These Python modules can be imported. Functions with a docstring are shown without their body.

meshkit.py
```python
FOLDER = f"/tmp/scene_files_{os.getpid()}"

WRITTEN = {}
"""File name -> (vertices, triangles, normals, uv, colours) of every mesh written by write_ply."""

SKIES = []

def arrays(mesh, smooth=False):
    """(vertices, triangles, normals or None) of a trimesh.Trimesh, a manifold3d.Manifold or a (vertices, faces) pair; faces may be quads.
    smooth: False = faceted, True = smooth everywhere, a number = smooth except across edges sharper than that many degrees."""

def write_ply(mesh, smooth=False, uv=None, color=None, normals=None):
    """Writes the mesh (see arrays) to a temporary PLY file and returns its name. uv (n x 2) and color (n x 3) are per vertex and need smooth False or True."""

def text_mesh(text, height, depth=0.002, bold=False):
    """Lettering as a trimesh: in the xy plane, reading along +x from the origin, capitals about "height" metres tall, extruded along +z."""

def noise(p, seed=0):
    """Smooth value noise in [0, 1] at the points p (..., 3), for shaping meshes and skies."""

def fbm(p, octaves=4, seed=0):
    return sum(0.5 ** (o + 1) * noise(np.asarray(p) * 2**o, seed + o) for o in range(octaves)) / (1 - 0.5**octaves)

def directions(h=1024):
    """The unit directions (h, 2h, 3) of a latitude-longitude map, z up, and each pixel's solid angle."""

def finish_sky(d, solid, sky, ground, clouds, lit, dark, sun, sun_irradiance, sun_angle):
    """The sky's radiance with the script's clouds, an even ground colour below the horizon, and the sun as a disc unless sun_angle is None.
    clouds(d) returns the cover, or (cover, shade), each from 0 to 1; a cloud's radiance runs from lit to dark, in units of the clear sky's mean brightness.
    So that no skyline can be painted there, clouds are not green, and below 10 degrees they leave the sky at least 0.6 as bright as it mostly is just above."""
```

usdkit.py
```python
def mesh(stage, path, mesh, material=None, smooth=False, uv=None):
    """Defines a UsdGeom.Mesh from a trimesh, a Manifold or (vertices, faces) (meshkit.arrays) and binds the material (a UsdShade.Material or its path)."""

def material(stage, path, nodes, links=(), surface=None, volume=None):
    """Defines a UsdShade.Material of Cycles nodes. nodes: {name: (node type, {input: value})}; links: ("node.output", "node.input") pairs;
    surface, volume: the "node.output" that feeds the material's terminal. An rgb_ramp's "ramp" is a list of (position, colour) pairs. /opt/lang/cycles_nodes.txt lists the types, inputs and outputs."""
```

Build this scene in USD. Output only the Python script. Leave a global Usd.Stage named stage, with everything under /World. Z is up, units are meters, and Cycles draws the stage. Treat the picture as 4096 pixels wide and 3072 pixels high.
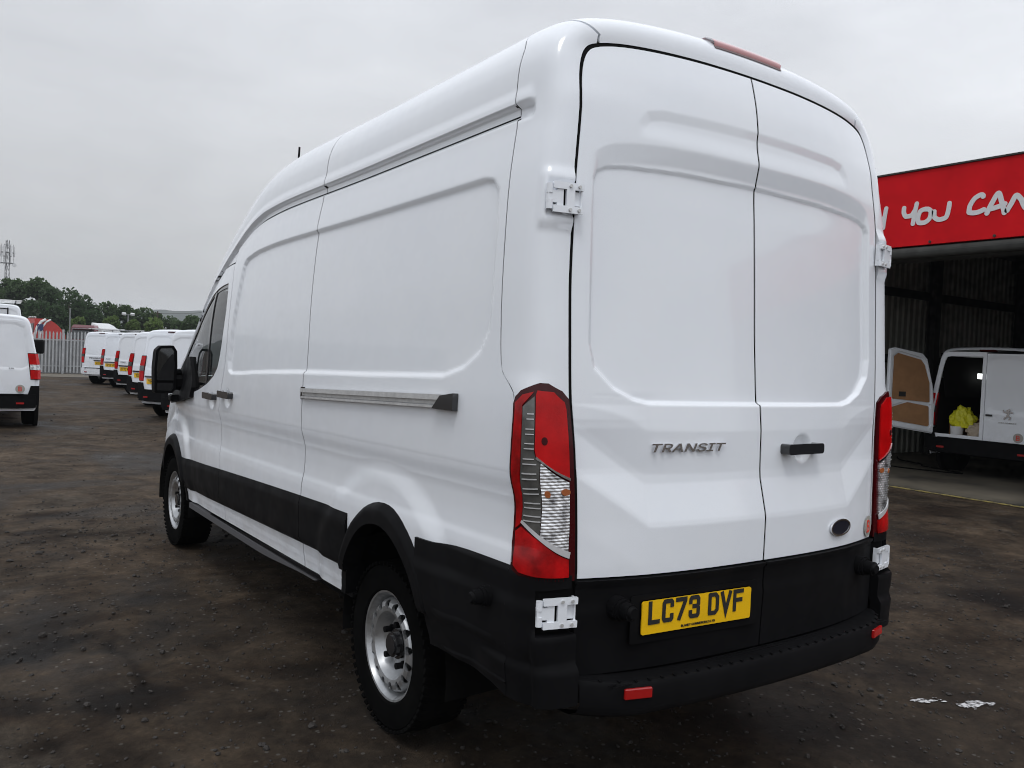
import math, random
import numpy as np, trimesh, shapely, manifold3d
from shapely import Polygon, LineString, Point
from shapely import affinity
import usdkit, meshkit
from pxr import Usd, UsdGeom, UsdLux, UsdShade, Gf, Sdf, Vt

stage = Usd.Stage.CreateInMemory()
UsdGeom.SetStageUpAxis(stage, UsdGeom.Tokens.z); UsdGeom.SetStageMetersPerUnit(stage, 1.0)
UsdGeom.Xform.Define(stage, '/World'); UsdGeom.Scope.Define(stage, '/World/Looks')
random.seed(7); rng = np.random.default_rng(7)

# ---------------------------------------------------------------- camera
EYE = np.array([-2.521, -1.923, 1.569]); YAW, PITCH, ROLL = np.radians([34.63, -1.698, 2.458])
def cam_axes():
    cy, sy, cp, sp = math.cos(YAW), math.sin(YAW), math.cos(PITCH), math.sin(PITCH)
    d = np.array([sy * cp, cy * cp, sp]); r = np.array([cy, -sy, 0.0]); u = np.cross(r, d)
    c, s = math.cos(ROLL), math.sin(ROLL)
    return c * r + s * u, -s * r + c * u, d
CR, CU, CD = cam_axes()
cam = UsdGeom.Camera.Define(stage, '/World/camera')
cam.AddTransformOp().Set(Gf.Matrix4d(*CR, 0, *CU, 0, *(-CD), 0, *EYE, 1))
cam.CreateHorizontalApertureAttr(36.0); cam.CreateVerticalApertureAttr(27.0); cam.CreateFocalLengthAttr(36.0 * 3365.0 / 4096.0)
cam.CreateClippingRangeAttr(Gf.Vec2f(0.05, 20000.0)); cam.CreateExposureAttr(EXPOSURE := 0.11)

# ---------------------------------------------------------------- sky and sun (overcast)
SUN_EL, SUN_AZ = math.radians(64), math.radians(222)      # azimuth = atan2(x, y) of the direction towards the sun
sd = np.array([math.sin(SUN_AZ) * math.cos(SUN_EL), math.cos(SUN_AZ) * math.cos(SUN_EL), math.sin(SUN_EL)])
usdkit.material(stage, '/World/Looks/sky', {
    'sky': ('sky_texture', {'sky_type': 'single_scattering', 'sun_disc': False, 'sun_elevation': SUN_EL, 'sun_rotation': SUN_AZ}),
    'tc': ('texture_coordinate', {}), 'xyz': ('separate_xyz', {}),
    'grad': ('rgb_ramp', {'ramp': [(0.0, (.30, .29, .28)), (.49, (.36, .35, .34)), (.50, (5.3, 5.2, 5.05)), (.55, (5.9, 5.95, 6.0)), (.62, (6.9, 7.05, 7.3)), (.75, (8.6, 8.9, 9.4)), (1.0, (11.2, 11.6, 12.3))]}),
    'dot': ('vector_math', {'math_type': 'dot_product', 'vector2': (.80, -.60, 0.0)}), 'side': ('map_range', {'from_min': -.6, 'from_max': .6, 'to_min': .87, 'to_max': 1.13, 'clamp': True}), 'mul2': ('mix_color', {'blend_type': 'multiply', 'fac': 1.0, 'use_clamp': False}),
    'half': ('math', {'math_type': 'multiply_add', 'value2': .5, 'value3': .5}),
    'map': ('mapping', {'scale': (1.0, 1.0, 3.2)}),
    'n1': ('noise_texture', {'scale': 2.2, 'detail': 6.0, 'roughness': .55, 'distortion': .3}),
    'nr': ('rgb_ramp', {'ramp': [(.25, (.78, .78, .79)), (.5, (.96, .96, .965)), (.75, (1.12, 1.12, 1.12))]}),
    'mul': ('mix_color', {'blend_type': 'multiply', 'fac': 1.0, 'use_clamp': False}),
    'mixs': ('mix_color', {'blend_type': 'mix', 'fac': .96}),
    'bg': ('background_shader', {'strength': .1})},
    [('tc.generated', 'xyz.vector'), ('xyz.z', 'half.value1'), ('half.value', 'grad.fac'), ('tc.generated', 'map.vector'), ('map.vector', 'n1.vector'), ('n1.fac', 'nr.fac'),
     ('grad.color', 'mul.a'), ('nr.color', 'mul.b'), ('sky.color', 'mixs.a'), ('tc.generated', 'dot.vector1'), ('dot.value', 'side.value'), ('mul.result', 'mul2.a'), ('side.result', 'mul2.b'), ('mul2.result', 'mixs.b'), ('mixs.result', 'bg.color')], surface='bg.background')
dome = UsdLux.DomeLight.Define(stage, '/World/sky')
UsdShade.MaterialBindingAPI.Apply(dome.GetPrim()).Bind(UsdShade.Material.Get(stage, '/World/Looks/sky'))
dome.GetPrim().SetCustomDataByKey('kind', 'structure')
sun = UsdLux.DistantLight.Define(stage, '/World/sun')
sun.CreateNormalizeAttr(True); sun.CreateIntensityAttr(.20); sun.CreateAngleAttr(16.0); sun.CreateColorAttr(Gf.Vec3f(1, .985, .96))
_x = np.cross([0, 0, 1.0], sd); _x /= np.linalg.norm(_x); _y = np.cross(sd, _x)
sun.AddTransformOp().Set(Gf.Matrix4d(*_x, 0, *_y, 0, *sd, 0, 0, 0, 30, 1))

# ---------------------------------------------------------------- helpers
L = '/World/Looks/'
def mat(name, color, rough=.5, metal=0.0, bump=0.0, bscale=200.0, var=0.0, vscale=6.0, coat=0.0, spec=.5, rvar=0.0, **kw):
    n = {'p': ('principled_bsdf', {'base_color': color, 'roughness': rough, 'metallic': metal, 'coat_weight': coat, 'specular_ior_level': spec, **kw})}; l = []
    n['tc'] = ('geometry', {})
    if var:
        n['vn'] = ('noise_texture', {'scale': vscale, 'detail': 5.0, 'roughness': .6}); l.append(('tc.position', 'vn.vector'))
        lo, hi = [c * (1 - var) for c in color], [min(1, c * (1 + var)) for c in color]
        n['vr'] = ('rgb_ramp', {'ramp': [(.3, lo), (.7, hi)]}); l += [('vn.fac', 'vr.fac'), ('vr.color', 'p.base_color')]
    if rvar:
        n['rn'] = ('noise_texture', {'scale': vscale * 1.7, 'detail': 4.0}); n['rr'] = ('map_range', {'from_min': .3, 'from_max': .7, 'to_min': max(.02, rough - rvar), 'to_max': min(1, rough + rvar)})
        l += [('tc.position', 'rn.vector'), ('rn.fac', 'rr.value'), ('rr.result', 'p.roughness')]
    if bump:
        n['bn'] = ('noise_texture', {'scale': bscale, 'detail': 3.0}); n['b'] = ('bump', {'distance': bump, 'strength': .6})
        l += [('tc.position', 'bn.vector'), ('bn.fac', 'b.height'), ('b.normal', 'p.normal')]
    return usdkit.material(stage, L + name, n, l, surface='p.BSDF')
def glass_mat(name, tint, ior=1.5, rough=0.0):
    return usdkit.material(stage, L + name, {'f': ('fresnel', {'IOR': ior}), 't': ('transparent_bsdf', {'color': tint}), 'g': ('glossy_bsdf', {'color': (1, 1, 1), 'roughness': rough}), 'm': ('mix_closure', {})},
                           [('f.fac', 'm.fac'), ('t.BSDF', 'm.closure1'), ('g.BSDF', 'm.closure2')], surface='m.closure')
_used = {}
def numbered(parent, name):
    k = _used.get((parent, name), 0); _used[(parent, name)] = k + 1
    return name if k == 0 else f'{name}_{k:03d}'
def path_of(o): return o.GetPath().pathString if not isinstance(o, str) else o
def obj(name, mesh, m, parent='/World', smooth=False, label=None, loc=None):
    pp = path_of(parent); p = pp + '/' + numbered(pp, name)
    g = usdkit.mesh(stage, p, mesh, m, smooth)
    if label: g.GetPrim().SetCustomDataByKey('label', label)
    return g.GetPrim()
def tag(o, label=None, cat=None, group=None, kind=None):
    for k, v in (('label', label), ('category', cat), ('group', group), ('kind', kind)):
        if v: o.SetCustomDataByKey(k, v)
    return o
def thing(name, label, cat, loc=(0, 0, 0), rotz=0.0, group=None):
    x = UsdGeom.Xform.Define(stage, '/World/' + numbered('/World', name))
    x.AddTranslateOp().Set(Gf.Vec3d(*map(float, loc)))
    if rotz: x.AddRotateZOp().Set(math.degrees(rotz))
    return tag(x.GetPrim(), label, cat, group)
def part(name, parent):                       # a part that only holds sub-parts' transforms
    pp = path_of(parent); return UsdGeom.Xform.Define(stage, pp + '/' + numbered(pp, name)).GetPrim()
def cat_(ms): return trimesh.util.concatenate([m for m in ms if len(m.faces)])
def T(m, loc=(0, 0, 0), rx=0, ry=0, rz=0, sc=None):
    m = m.copy()
    if sc is not None: m.apply_scale(sc)
    for a, ax in ((rx, [1, 0, 0]), (ry, [0, 1, 0]), (rz, [0, 0, 1])):
        if a: m.apply_transform(trimesh.transformations.rotation_matrix(a, ax))
    m.apply_translation(loc); return m
def box(size, loc=(0, 0, 0), bev=0.0, rx=0, ry=0, rz=0):
    s = np.array(size, float)
    if bev <= 0: m = trimesh.creation.box(s)
    else:
        h = s / 2; b = min(bev, h.min() * .49); P = []
        for sx in (-1, 1):
            for sy in (-1, 1):
                for sz in (-1, 1):
                    c = np.array([sx, sy, sz])
                    for ax in range(3):
                        q = c * (h - b); q[ax] = c[ax] * h[ax]; P.append(q)
        m = trimesh.convex.convex_hull(np.array(P))
    return T(m, loc, rx, ry, rz)
def cyl(r, h, loc=(0, 0, 0), axis='z', n=24, r2=None):
    r2 = r if r2 is None else r2; a = np.linspace(0, 2 * np.pi, n, endpoint=False)
    v = [(r * math.cos(t), r * math.sin(t), -h / 2) for t in a] + [(r2 * math.cos(t), r2 * math.sin(t), h / 2) for t in a] + [(0, 0, -h / 2), (0, 0, h / 2)]
    f = []
    for i in range(n):
        j = (i + 1) % n; f += [(i, j, n + j), (i, n + j, n + i), (2 * n, j, i), (2 * n + 1, n + i, n + j)]
    m = trimesh.Trimesh(v, f, process=False)
    return T(m, loc, ry=np.pi / 2 if axis == 'x' else 0, rx=-np.pi / 2 if axis == 'y' else 0)
def bar(a, b, r, n=8):
    a, b = np.array(a, float), np.array(b, float); d = b - a; h = np.linalg.norm(d)
    m = cyl(r, h, n=n); M = trimesh.geometry.align_vectors([0, 0, 1], d / h); M[:3, 3] = (a + b) / 2; m.apply_transform(M); return m
def tube(pts, r, n=8, closed=False):
    pts = np.array(pts, float); k = len(pts); d = np.gradient(pts, axis=0); d /= np.linalg.norm(d, axis=1, keepdims=True)
    up = np.array([0, 0, 1.0]) if abs(d[0][2]) < .9 else np.array([1.0, 0, 0]); v = []; rr = np.broadcast_to(r, k)
    s = np.cross(d[0], up); s /= np.linalg.norm(s)
    for i in range(k):
        s = s - d[i] * (s @ d[i]); s /= np.linalg.norm(s); t = np.cross(d[i], s)
        v += [pts[i] + rr[i] * (math.cos(a) * s + math.sin(a) * t) for a in np.linspace(0, 2 * np.pi, n, endpoint=False)]
    f = []
    for i in range(k - 1):
        for j in range(n):
            a, b = i * n + j, i * n + (j + 1) % n; f += [(a, b, b + n), (a, b + n, a + n)]
    f += [(0, j + 1, j) for j in range(1, n - 1)] + [((k - 1) * n, (k - 1) * n + j, (k - 1) * n + j + 1) for j in range(1, n - 1)]
    return trimesh.Trimesh(v, f, process=False)
def lathe(prof, n=48, axis='x'):                # prof: (radius, along) pairs
    p = np.array(prof, float); a = np.linspace(0, 2 * np.pi, n, endpoint=False); k = len(p)
    v = np.concatenate([np.stack([p[:, 0] * math.cos(t), p[:, 0] * math.sin(t), p[:, 1]], 1) for t in a]); f = []
    for i in range(n):
        j = (i + 1) % n
        for q in range(k - 1):
            f += [(i * k + q, j * k + q, j * k + q + 1), (i * k + q, j * k + q + 1, i * k + q + 1)]
    m = trimesh.Trimesh(v, f, process=False)
    if axis == 'x': m.apply_transform(trimesh.transformations.rotation_matrix(np.pi / 2, [0, 1, 0]))
    return m
def extr(poly, h):
    polys = [g for g in getattr(poly, 'geoms', [poly]) if g.area > 1e-9]
    return cat_([trimesh.creation.extrude_polygon(g, h, engine='earcut') for g in polys])
def rrect(x0, y0, x1, y1, r): return shapely.box(x0 + r, y0 + r, x1 - r, y1 - r).buffer(r, quad_segs=6)
def smooth01(x): x = np.clip(x, 0, 1); return x * x * (3 - 2 * x)
def flipx(m):
    if isinstance(m, tuple): return (m[0] * [-1, 1, 1], m[1][:, ::-1])
    m = m.copy(); m.vertices = m.vertices * [-1, 1, 1]; m.faces = m.faces[:, ::-1]; return m
def sdist(poly, a, b):
    pts = shapely.points(a.ravel(), b.ravel()); d = shapely.distance(poly.boundary, pts); return np.where(shapely.contains_xy(poly, a.ravel(), b.ravel()), d, -d).reshape(a.shape)

def surf(fn, off=0.0):
    """fn(a, b) -> x, y, z arrays; returns f(a, b, extra) = point moved along the outward normal."""
    def g(a, b, extra=0.0, h=2e-3):
        P = np.stack(np.broadcast_arrays(*fn(a, b)), -1)
        o = off(a, b) if callable(off) else off
        if np.any(o) or np.any(extra):
            da = np.stack(np.broadcast_arrays(*fn(a + h, b)), -1) - np.stack(np.broadcast_arrays(*fn(a - h, b)), -1)
            db = np.stack(np.broadcast_arrays(*fn(a, b + h)), -1) - np.stack(np.broadcast_arrays(*fn(a, b - h)), -1)
            n = np.cross(da, db); n /= np.maximum(np.linalg.norm(n, axis=-1, keepdims=True), 1e-12)
            P = P + n * g.sign * np.asarray(o + extra)[..., None]
        return P
    g.sign = 1.0
    return g
def panel(poly, fmap, du, dv, skirt=.02, sign=1.0, lip=.0015):
    """A sheet over the 2-D polygon, bent by fmap, with an edge turned in by skirt. Returns (vertices, faces)."""
    fmap.sign = sign; V, F = [], []; n0 = 0
    for pg in getattr(poly, 'geoms', [poly]):
        if pg.is_empty or pg.area < 1e-7: continue
        x0, y0, x1, y1 = pg.bounds; nx, ny = max(1, int(math.ceil((x1 - x0) / du))), max(1, int(math.ceil((y1 - y0) / dv)))
        xs, ys = np.linspace(x0, x1, nx + 1), np.linspace(y0, y1, ny + 1)
        bx = shapely.box(*[q.ravel() for q in (np.repeat(xs[:-1, None], ny, 1), np.repeat(ys[None, :-1], nx, 0), np.repeat(xs[1:, None], ny, 1), np.repeat(ys[None, 1:], nx, 0))])
        shapely.prepare(pg); full = shapely.contains(pg, bx); cross = shapely.intersects(pg, bx) & ~full
        I, J = np.meshgrid(np.arange(nx), np.arange(ny), indexing='ij'); I, J = I.ravel()[full], J.ravel()[full]
        idx = lambda i, j: i * (ny + 1) + j
        f = np.vstack([np.stack([idx(I, J), idx(I + 1, J), idx(I + 1, J + 1)], 1), np.stack([idx(I, J), idx(I + 1, J + 1), idx(I, J + 1)], 1)]) if len(I) else np.zeros((0, 3), int)
        X, Y = np.meshgrid(xs, ys, indexing='ij'); P2 = [np.stack([X.ravel(), Y.ravel()], 1)]; m = len(P2[0]); Fs = [f]
        for c in shapely.intersection(pg, bx[cross]):
            for q in getattr(c, 'geoms', [c]):
                if q.geom_type != 'Polygon' or q.area < 1e-10: continue
                if len(q.interiors) == 0 and abs(q.convex_hull.area - q.area) < 1e-9:
                    co = np.array(q.exterior.coords)[:-1]
                    if not q.exterior.is_ccw: co = co[::-1]
                    ff = np.array([(0, i, i + 1) for i in range(1, len(co) - 1)])
                else:
                    co, ff = trimesh.creation.triangulate_polygon(q, engine='earcut')
                    if len(ff) == 0: continue
                    t = co[ff]; w = np.cross(t[:, 1] - t[:, 0], t[:, 2] - t[:, 0]); ff = np.where((w < 0)[:, None], ff[:, ::-1], ff)
                P2.append(co); Fs.append(ff + m); m += len(co)
        P2, Fs = np.vstack(P2), np.vstack(Fs)
        key = np.round(P2, 6); uq, inv = np.unique(key, axis=0, return_inverse=True); Fs = inv.ravel()[Fs]
        used = np.unique(Fs); re = np.full(len(uq), -1); re[used] = np.arange(len(used)); Fs = re[Fs]; P2 = uq[used]
        Fs = Fs[(Fs[:, 0] != Fs[:, 1]) & (Fs[:, 1] != Fs[:, 2]) & (Fs[:, 0] != Fs[:, 2])]
        V.append(fmap(P2[:, 0], P2[:, 1], 0.0)); F.append((Fs if sign > 0 else Fs[:, ::-1]) + n0); n0 += len(P2)
        if skirt:
            for ring in [pg.exterior, *pg.interiors]:
                c = np.array(shapely.segmentize(ring, min(du, dv) * 1.5).coords)
                if (ring is pg.exterior) != ring.is_ccw: c = c[::-1]
                top = fmap(c[:, 0], c[:, 1], 0.0); bot = fmap(c[:, 0], c[:, 1], -skirt); k = len(c)
                ii = np.arange(k - 1); q = np.vstack([np.stack([ii, ii + k, ii + k + 1], 1), np.stack([ii, ii + k + 1, ii + 1], 1)])
                V.append(np.vstack([top, bot])); F.append((q if sign > 0 else q[:, ::-1]) + n0); n0 += 2 * k
    return np.vstack(V), np.vstack(F)
def fix_out(m, centre):
    """Turns a panel's faces so that they look away from the point."""
    v, f = m; c = v[f].mean(1); n = np.cross(v[f[:, 1]] - v[f[:, 0]], v[f[:, 2]] - v[f[:, 0]])
    return (v, f[:, ::-1]) if ((c - centre) * n).sum() < 0 else m
from scipy.interpolate import PchipInterpolator as PC
SEC=np.array([(.28,.92,.28),(.42,.950,.42),(.50,.953,.50),(.555,.962,.555),(.59,.966,.59),(.63,.978,.63),(.72,.982,.72),(.82,.987,.82),(.88,.986,.88),(.915,.982,.915),(.95,.975,.95),(1.02,.971,1.02),(1.06,.971,1.06),(1.10,.976,1.10),(1.155,.992,1.155),(1.185,.997,1.185),(1.31,.998,1.31),(1.45,.994,1.45),(1.6,.989,1.6),(1.75,.985,1.75),(1.9,.977,1.9),(2.05,.965,2.05),(2.15,.953,2.15),(2.25,.935,2.25),(2.32,.921,2.32),(2.40,.912,2.40),(2.46,.908,2.46),(2.52,.900,2.52),(2.57,.885,2.57),(2.62,.858,2.62),(2.69,.805,2.675),(2.79,.71,2.713),(3.0,.5,2.747),(3.25,.25,2.765),(3.5,0,2.77)])
fx=PC(SEC[:,0],SEC[:,1]); fz=PC(SEC[:,0],SEC[:,2])
ZT=2.77; RAKE=.016
YT=np.array([(-1,2.77),(1.5,2.77),(2.6,2.78),(3.0,2.762),(3.2,2.725),(3.4,2.655),(3.6,2.56),(3.9,2.40),(4.2,2.215),(4.45,2.035),(4.75,1.81),(5.0,1.62),(5.2,1.455),(5.33,1.36),(5.5,1.27),(5.7,1.17),(5.85,1.05),(5.95,.93)])
ztop=PC(YT[:,0],YT[:,1])
TP=np.array([(-1,0),(3.8,0),(4.2,.008),(4.6,.03),(5.0,.05),(5.3,.07),(5.6,.14),(5.8,.24),(5.95,.40)])
taper=PC(TP[:,0],TP[:,1])
def loft(y,u):
    y=np.asarray(y,float); u=np.asarray(u,float)
    x=fx(np.clip(u,.28,3.5)); z=fz(np.clip(u,.28,3.5))
    zt=ztop(np.clip(y,-1,5.95)); zl=np.minimum(1.2,zt-.45)
    s=(zt-zl)/(ZT-zl)
    z2=np.where(z>zl, zl+(z-zl)*s, z)
    tp=taper(np.clip(y,-1,5.95))
    x2=x*(1-tp/.98)
    k=np.clip((u-1.5)/1.0,0,1)*np.clip((2.6-y)/2.3,0,1)
    x2=x2+.010*k*np.clip(x2/.8,0,1)
    return -x2, y+0*u, z2+RAKE*(2.4-y)

CC=np.array([(.3,.075),(.55,.072),(.812,.062),(.87,.059),(.914,.058),(.993,.058),(1.064,.066),(1.133,.085),(1.20,.096),(1.28,.098),(1.37,.104),(1.43,.109),(1.5,.116),(1.7,.133),(1.9,.146),(2.1,.160),(2.25,.170),(2.31,.170),(2.36,.173),(2.442,.182),(2.525,.194),(2.603,.212),(2.665,.231),(2.72,.26)])
_cc=PC(CC[:,0],CC[:,1])
LOWZ=[.3,.914,1.028,1.045,1.17,1.20,1.345,1.44]; LOWC=[.0755,.0585,.0580,.0605,.0925,.0955,.0990,.1095]
def cc(z): return np.where(z<.88,_cc(z),np.where(z<1.44,np.interp(z,[.88,.914]+LOWZ[2:],[float(_cc(.88)),.0585]+LOWC[2:]),_cc(z)))
DE=np.array([(.3,.815,.16),(.55,.815,.155),(.9,.816,.151),(.95,.817,.153),(1.1,.821,.159),(1.3,.831,.170),(1.45,.846,.180),(1.6,.850,.188),(1.8,.851,.200),(2.0,.846,.208),(2.15,.841,.213),(2.25,.832,.219),(2.35,.820,.228),(2.43,.811,.236),(2.5,.799,.25),(2.56,.785,.262),(2.62,.77,.275),(2.7,.75,.29)])
dhw=PC(DE[:,0],DE[:,1]); dye=PC(DE[:,0],DE[:,2])
def zeff(x,z):
    w=np.clip((1.48-z)/.1,0,1)
    return z-.65*np.maximum(0,np.abs(x)-.55)*w
def rear_y(x,z):
    z=np.clip(z,.3,2.7)
    h=dhw(z); c=cc(np.clip(zeff(x,z),.3,2.72)); ce=cc(np.clip(zeff(h,z),.3,2.72))
    return c+(dye(z)-ce)*(np.minimum(np.abs(x)/h,1.3))**2.6
YA=np.array([(.28,.262),(1.36,.262),(1.42,.272),(1.505,.352),(1.6,.368),(1.66,.372),(1.99,.388),(2.34,.417),(2.45,.44),(2.575,.447),(2.67,.50),(2.8,.50),(3.5,.50)])
ya=PC(YA[:,0],YA[:,1])
UB=np.array([(2.36,0,2.394),(2.45,.808,2.49),(2.52,.797,2.548),(2.57,.780,2.590),(2.62,.755,2.616),(2.69,.70,2.634),(2.79,.62,2.647),(3.0,.45,2.660),(3.25,.22,2.669),(3.5,0,2.672)]); UB[0,1]=dhw(2.394)
ub_x=PC(UB[:,0],UB[:,1]); ub_z=PC(UB[:,0],UB[:,2])
def ring_b(u):
    u=np.asarray(u,float)
    zA=fz(np.clip(u,.28,3.5))+RAKE*2.1
    lo=u<2.36
    z=np.where(lo,zA*1.0-np.clip((u-1.5)/.86,0,1)*(.0),ub_z(np.clip(u,2.36,3.5)))
    z=np.where(lo,np.minimum(z,2.394),z)
    x=np.where(lo,dhw(np.clip(z,.3,2.7)),ub_x(np.clip(u,2.36,3.5)))
    return x,rear_y(x,z),z
def surround(t,u,w=1.6):
    t=np.asarray(t,float); u=np.asarray(u,float)+0*t; t=t+0*u
    xa,yy,za=loft(ya(np.clip(u,.28,3.5)),u)
    xb,yb,zb=ring_b(u); xb=-xb
    xc,zc,yc=xa,za,yb-.004
    b0,b1,b2=(1-t)**2,2*w*t*(1-t),t*t; s=b0+b1+b2
    return (b0*xa+b1*xc+b2*xb)/s,(b0*yy+b1*yc+b2*yb)/s,(b0*za+b1*zc+b2*zb)/s
# ---------------------------------------------------------------- materials of the vehicles
M = {}
M['white'] = usdkit.material(stage, L + 'white_paint', {
    'g': ('geometry', {}), 'sx': ('separate_xyz', {}), 'zl': ('map_range', {'from_min': .95, 'from_max': .45, 'to_min': 0.0, 'to_max': .30, 'clamp': True}), 'dn': ('noise_texture', {'scale': 7.0, 'detail': 7.0, 'roughness': .7}), 'dr': ('map_range', {'from_min': .38, 'from_max': .68, 'to_min': 0.0, 'to_max': 1.0, 'clamp': True}), 'dm': ('math', {'math_type': 'multiply'}), 'dmix': ('mix_color', {'blend_type': 'mix', 'b': (.30, .27, .23)}),
    'n': ('noise_texture', {'scale': 2.3, 'detail': 6.0, 'roughness': .65}), 'r': ('rgb_ramp', {'ramp': [(.3, (.77, .80, .845)), (.7, (.80, .825, .86))]}),
    'n2': ('noise_texture', {'scale': 5.0, 'detail': 4.0}), 'rr': ('map_range', {'from_min': .3, 'from_max': .75, 'to_min': .16, 'to_max': .30}),
    'n3': ('noise_texture', {'scale': 9.0, 'detail': 2.0}), 'b': ('bump', {'distance': .0010, 'strength': .18}),
    'p': ('principled_bsdf', {'coat_weight': .6, 'coat_roughness': .04, 'specular_ior_level': .5})},
    [('g.position', 'n.vector'), ('n.fac', 'r.fac'), ('g.position', 'sx.vector'), ('sx.z', 'zl.value'), ('g.position', 'dn.vector'), ('dn.fac', 'dr.value'), ('dr.result', 'dm.value1'), ('zl.result', 'dm.value2'), ('dm.value', 'dmix.fac'), ('r.color', 'dmix.a'), ('dmix.result', 'p.base_color'), ('g.position', 'n2.vector'), ('n2.fac', 'rr.value'), ('rr.result', 'p.roughness'),
     ('g.position', 'n3.vector'), ('n3.fac', 'b.height'), ('b.normal', 'p.coat_normal')], surface='p.BSDF')
M['black'] = mat('black_plastic', (.0052, .0052, .0058), .52, spec=.07, bump=.0006, bscale=900, var=.25, vscale=5, rvar=.10)
M['gloss'] = mat('black_gloss', (.01, .01, .011), .12, coat=.5)
M['void'] = mat('dark_inner', (.006, .006, .006), .9, spec=.1)
M['rubber'] = mat('tyre_rubber', (.0050, .0050, .0050), .85, spec=.02, bump=.001, bscale=300, var=.3, vscale=9)
M['steel'] = mat('silver_wheel_paint', (.42, .43, .44), .36, metal=.9, var=.12, vscale=14, rvar=.08)
M['rail'] = mat('galvanised_rail', (.56, .56, .555), .42, metal=.6, var=.15, vscale=20)
M['chrome'] = mat('chrome', (.72, .72, .74), .12, metal=1.0)
M['red'] = mat('red_lens', (.42, .003, .004), .2, spec=.25, coat=.15, bump=.001, bscale=240, var=.22, vscale=11)
M['darkred'] = mat('dark_red_lens', (.030, .0012, .002), .15, spec=.3, coat=.1)
M['brakered'] = mat('pale_red_lens', (.33, .10, .10), .08, coat=1.0)
M['clear'] = usdkit.material(stage, L + 'clear_lens', {'g': ('geometry', {}), 'w': ('wave_texture', {'wave_type': 'bands', 'bands_direction': 'z', 'scale': 32.0}), 'w2': ('wave_texture', {'wave_type': 'bands', 'bands_direction': 'diagonal', 'scale': 30.0}),
    'a': ('math', {'math_type': 'add'}), 'b': ('bump', {'distance': .003, 'strength': .5}), 'n': ('noise_texture', {'scale': 26.0, 'detail': 4.0}), 'r': ('rgb_ramp', {'ramp': [(.32, (.14, .14, .15)), (.48, (.55, .55, .56)), (.62, (.92, .93, .95))]}),
    'p': ('principled_bsdf', {'metallic': .75, 'roughness': .12, 'coat_weight': 1.0})},
    [('g.position', 'w.vector'), ('g.position', 'w2.vector'), ('w.fac', 'a.value1'), ('w2.fac', 'a.value2'), ('a.value', 'b.height'), ('b.normal', 'p.normal'), ('g.position', 'n.vector'), ('n.fac', 'r.fac'), ('r.color', 'p.base_color')], surface='p.BSDF')
M['smoke'] = mat('grey_lens', (.10, .10, .095), .14, metal=.5, coat=.8, var=.4, vscale=16)
M['amber'] = mat('amber_bulb', (.30, .09, .03), .15, coat=.5)
M['plate'] = mat('yellow_plate', (.80, .47, .004), .35, var=.05, vscale=9)
M['ink'] = mat('plate_ink', (.012, .012, .012), .5)
M['glass'] = glass_mat('window_glass', (.52, .58, .57))
M['mirror'] = mat('mirror_glass', (.75, .76, .77), .03, metal=1.0)
M['cabgrey'] = mat('cab_trim', (.07, .07, .075), .7)
M['bulk'] = mat('bulkhead_grey', (.32, .33, .34), .55)
M['stred'] = mat('sticker_red', (.62, .05, .03), .5)
M['stgrey'] = mat('sticker_grey', (.33, .32, .29), .5)
M['blue'] = mat('badge_blue', (.004, .005, .010), .12, coat=.6)
M['ply'] = mat('plywood', (.33, .17, .075), .6, var=.15, vscale=5)
M['redrefl'] = mat('red_reflector', (.30, .006, .006), .2, coat=.5)
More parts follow.
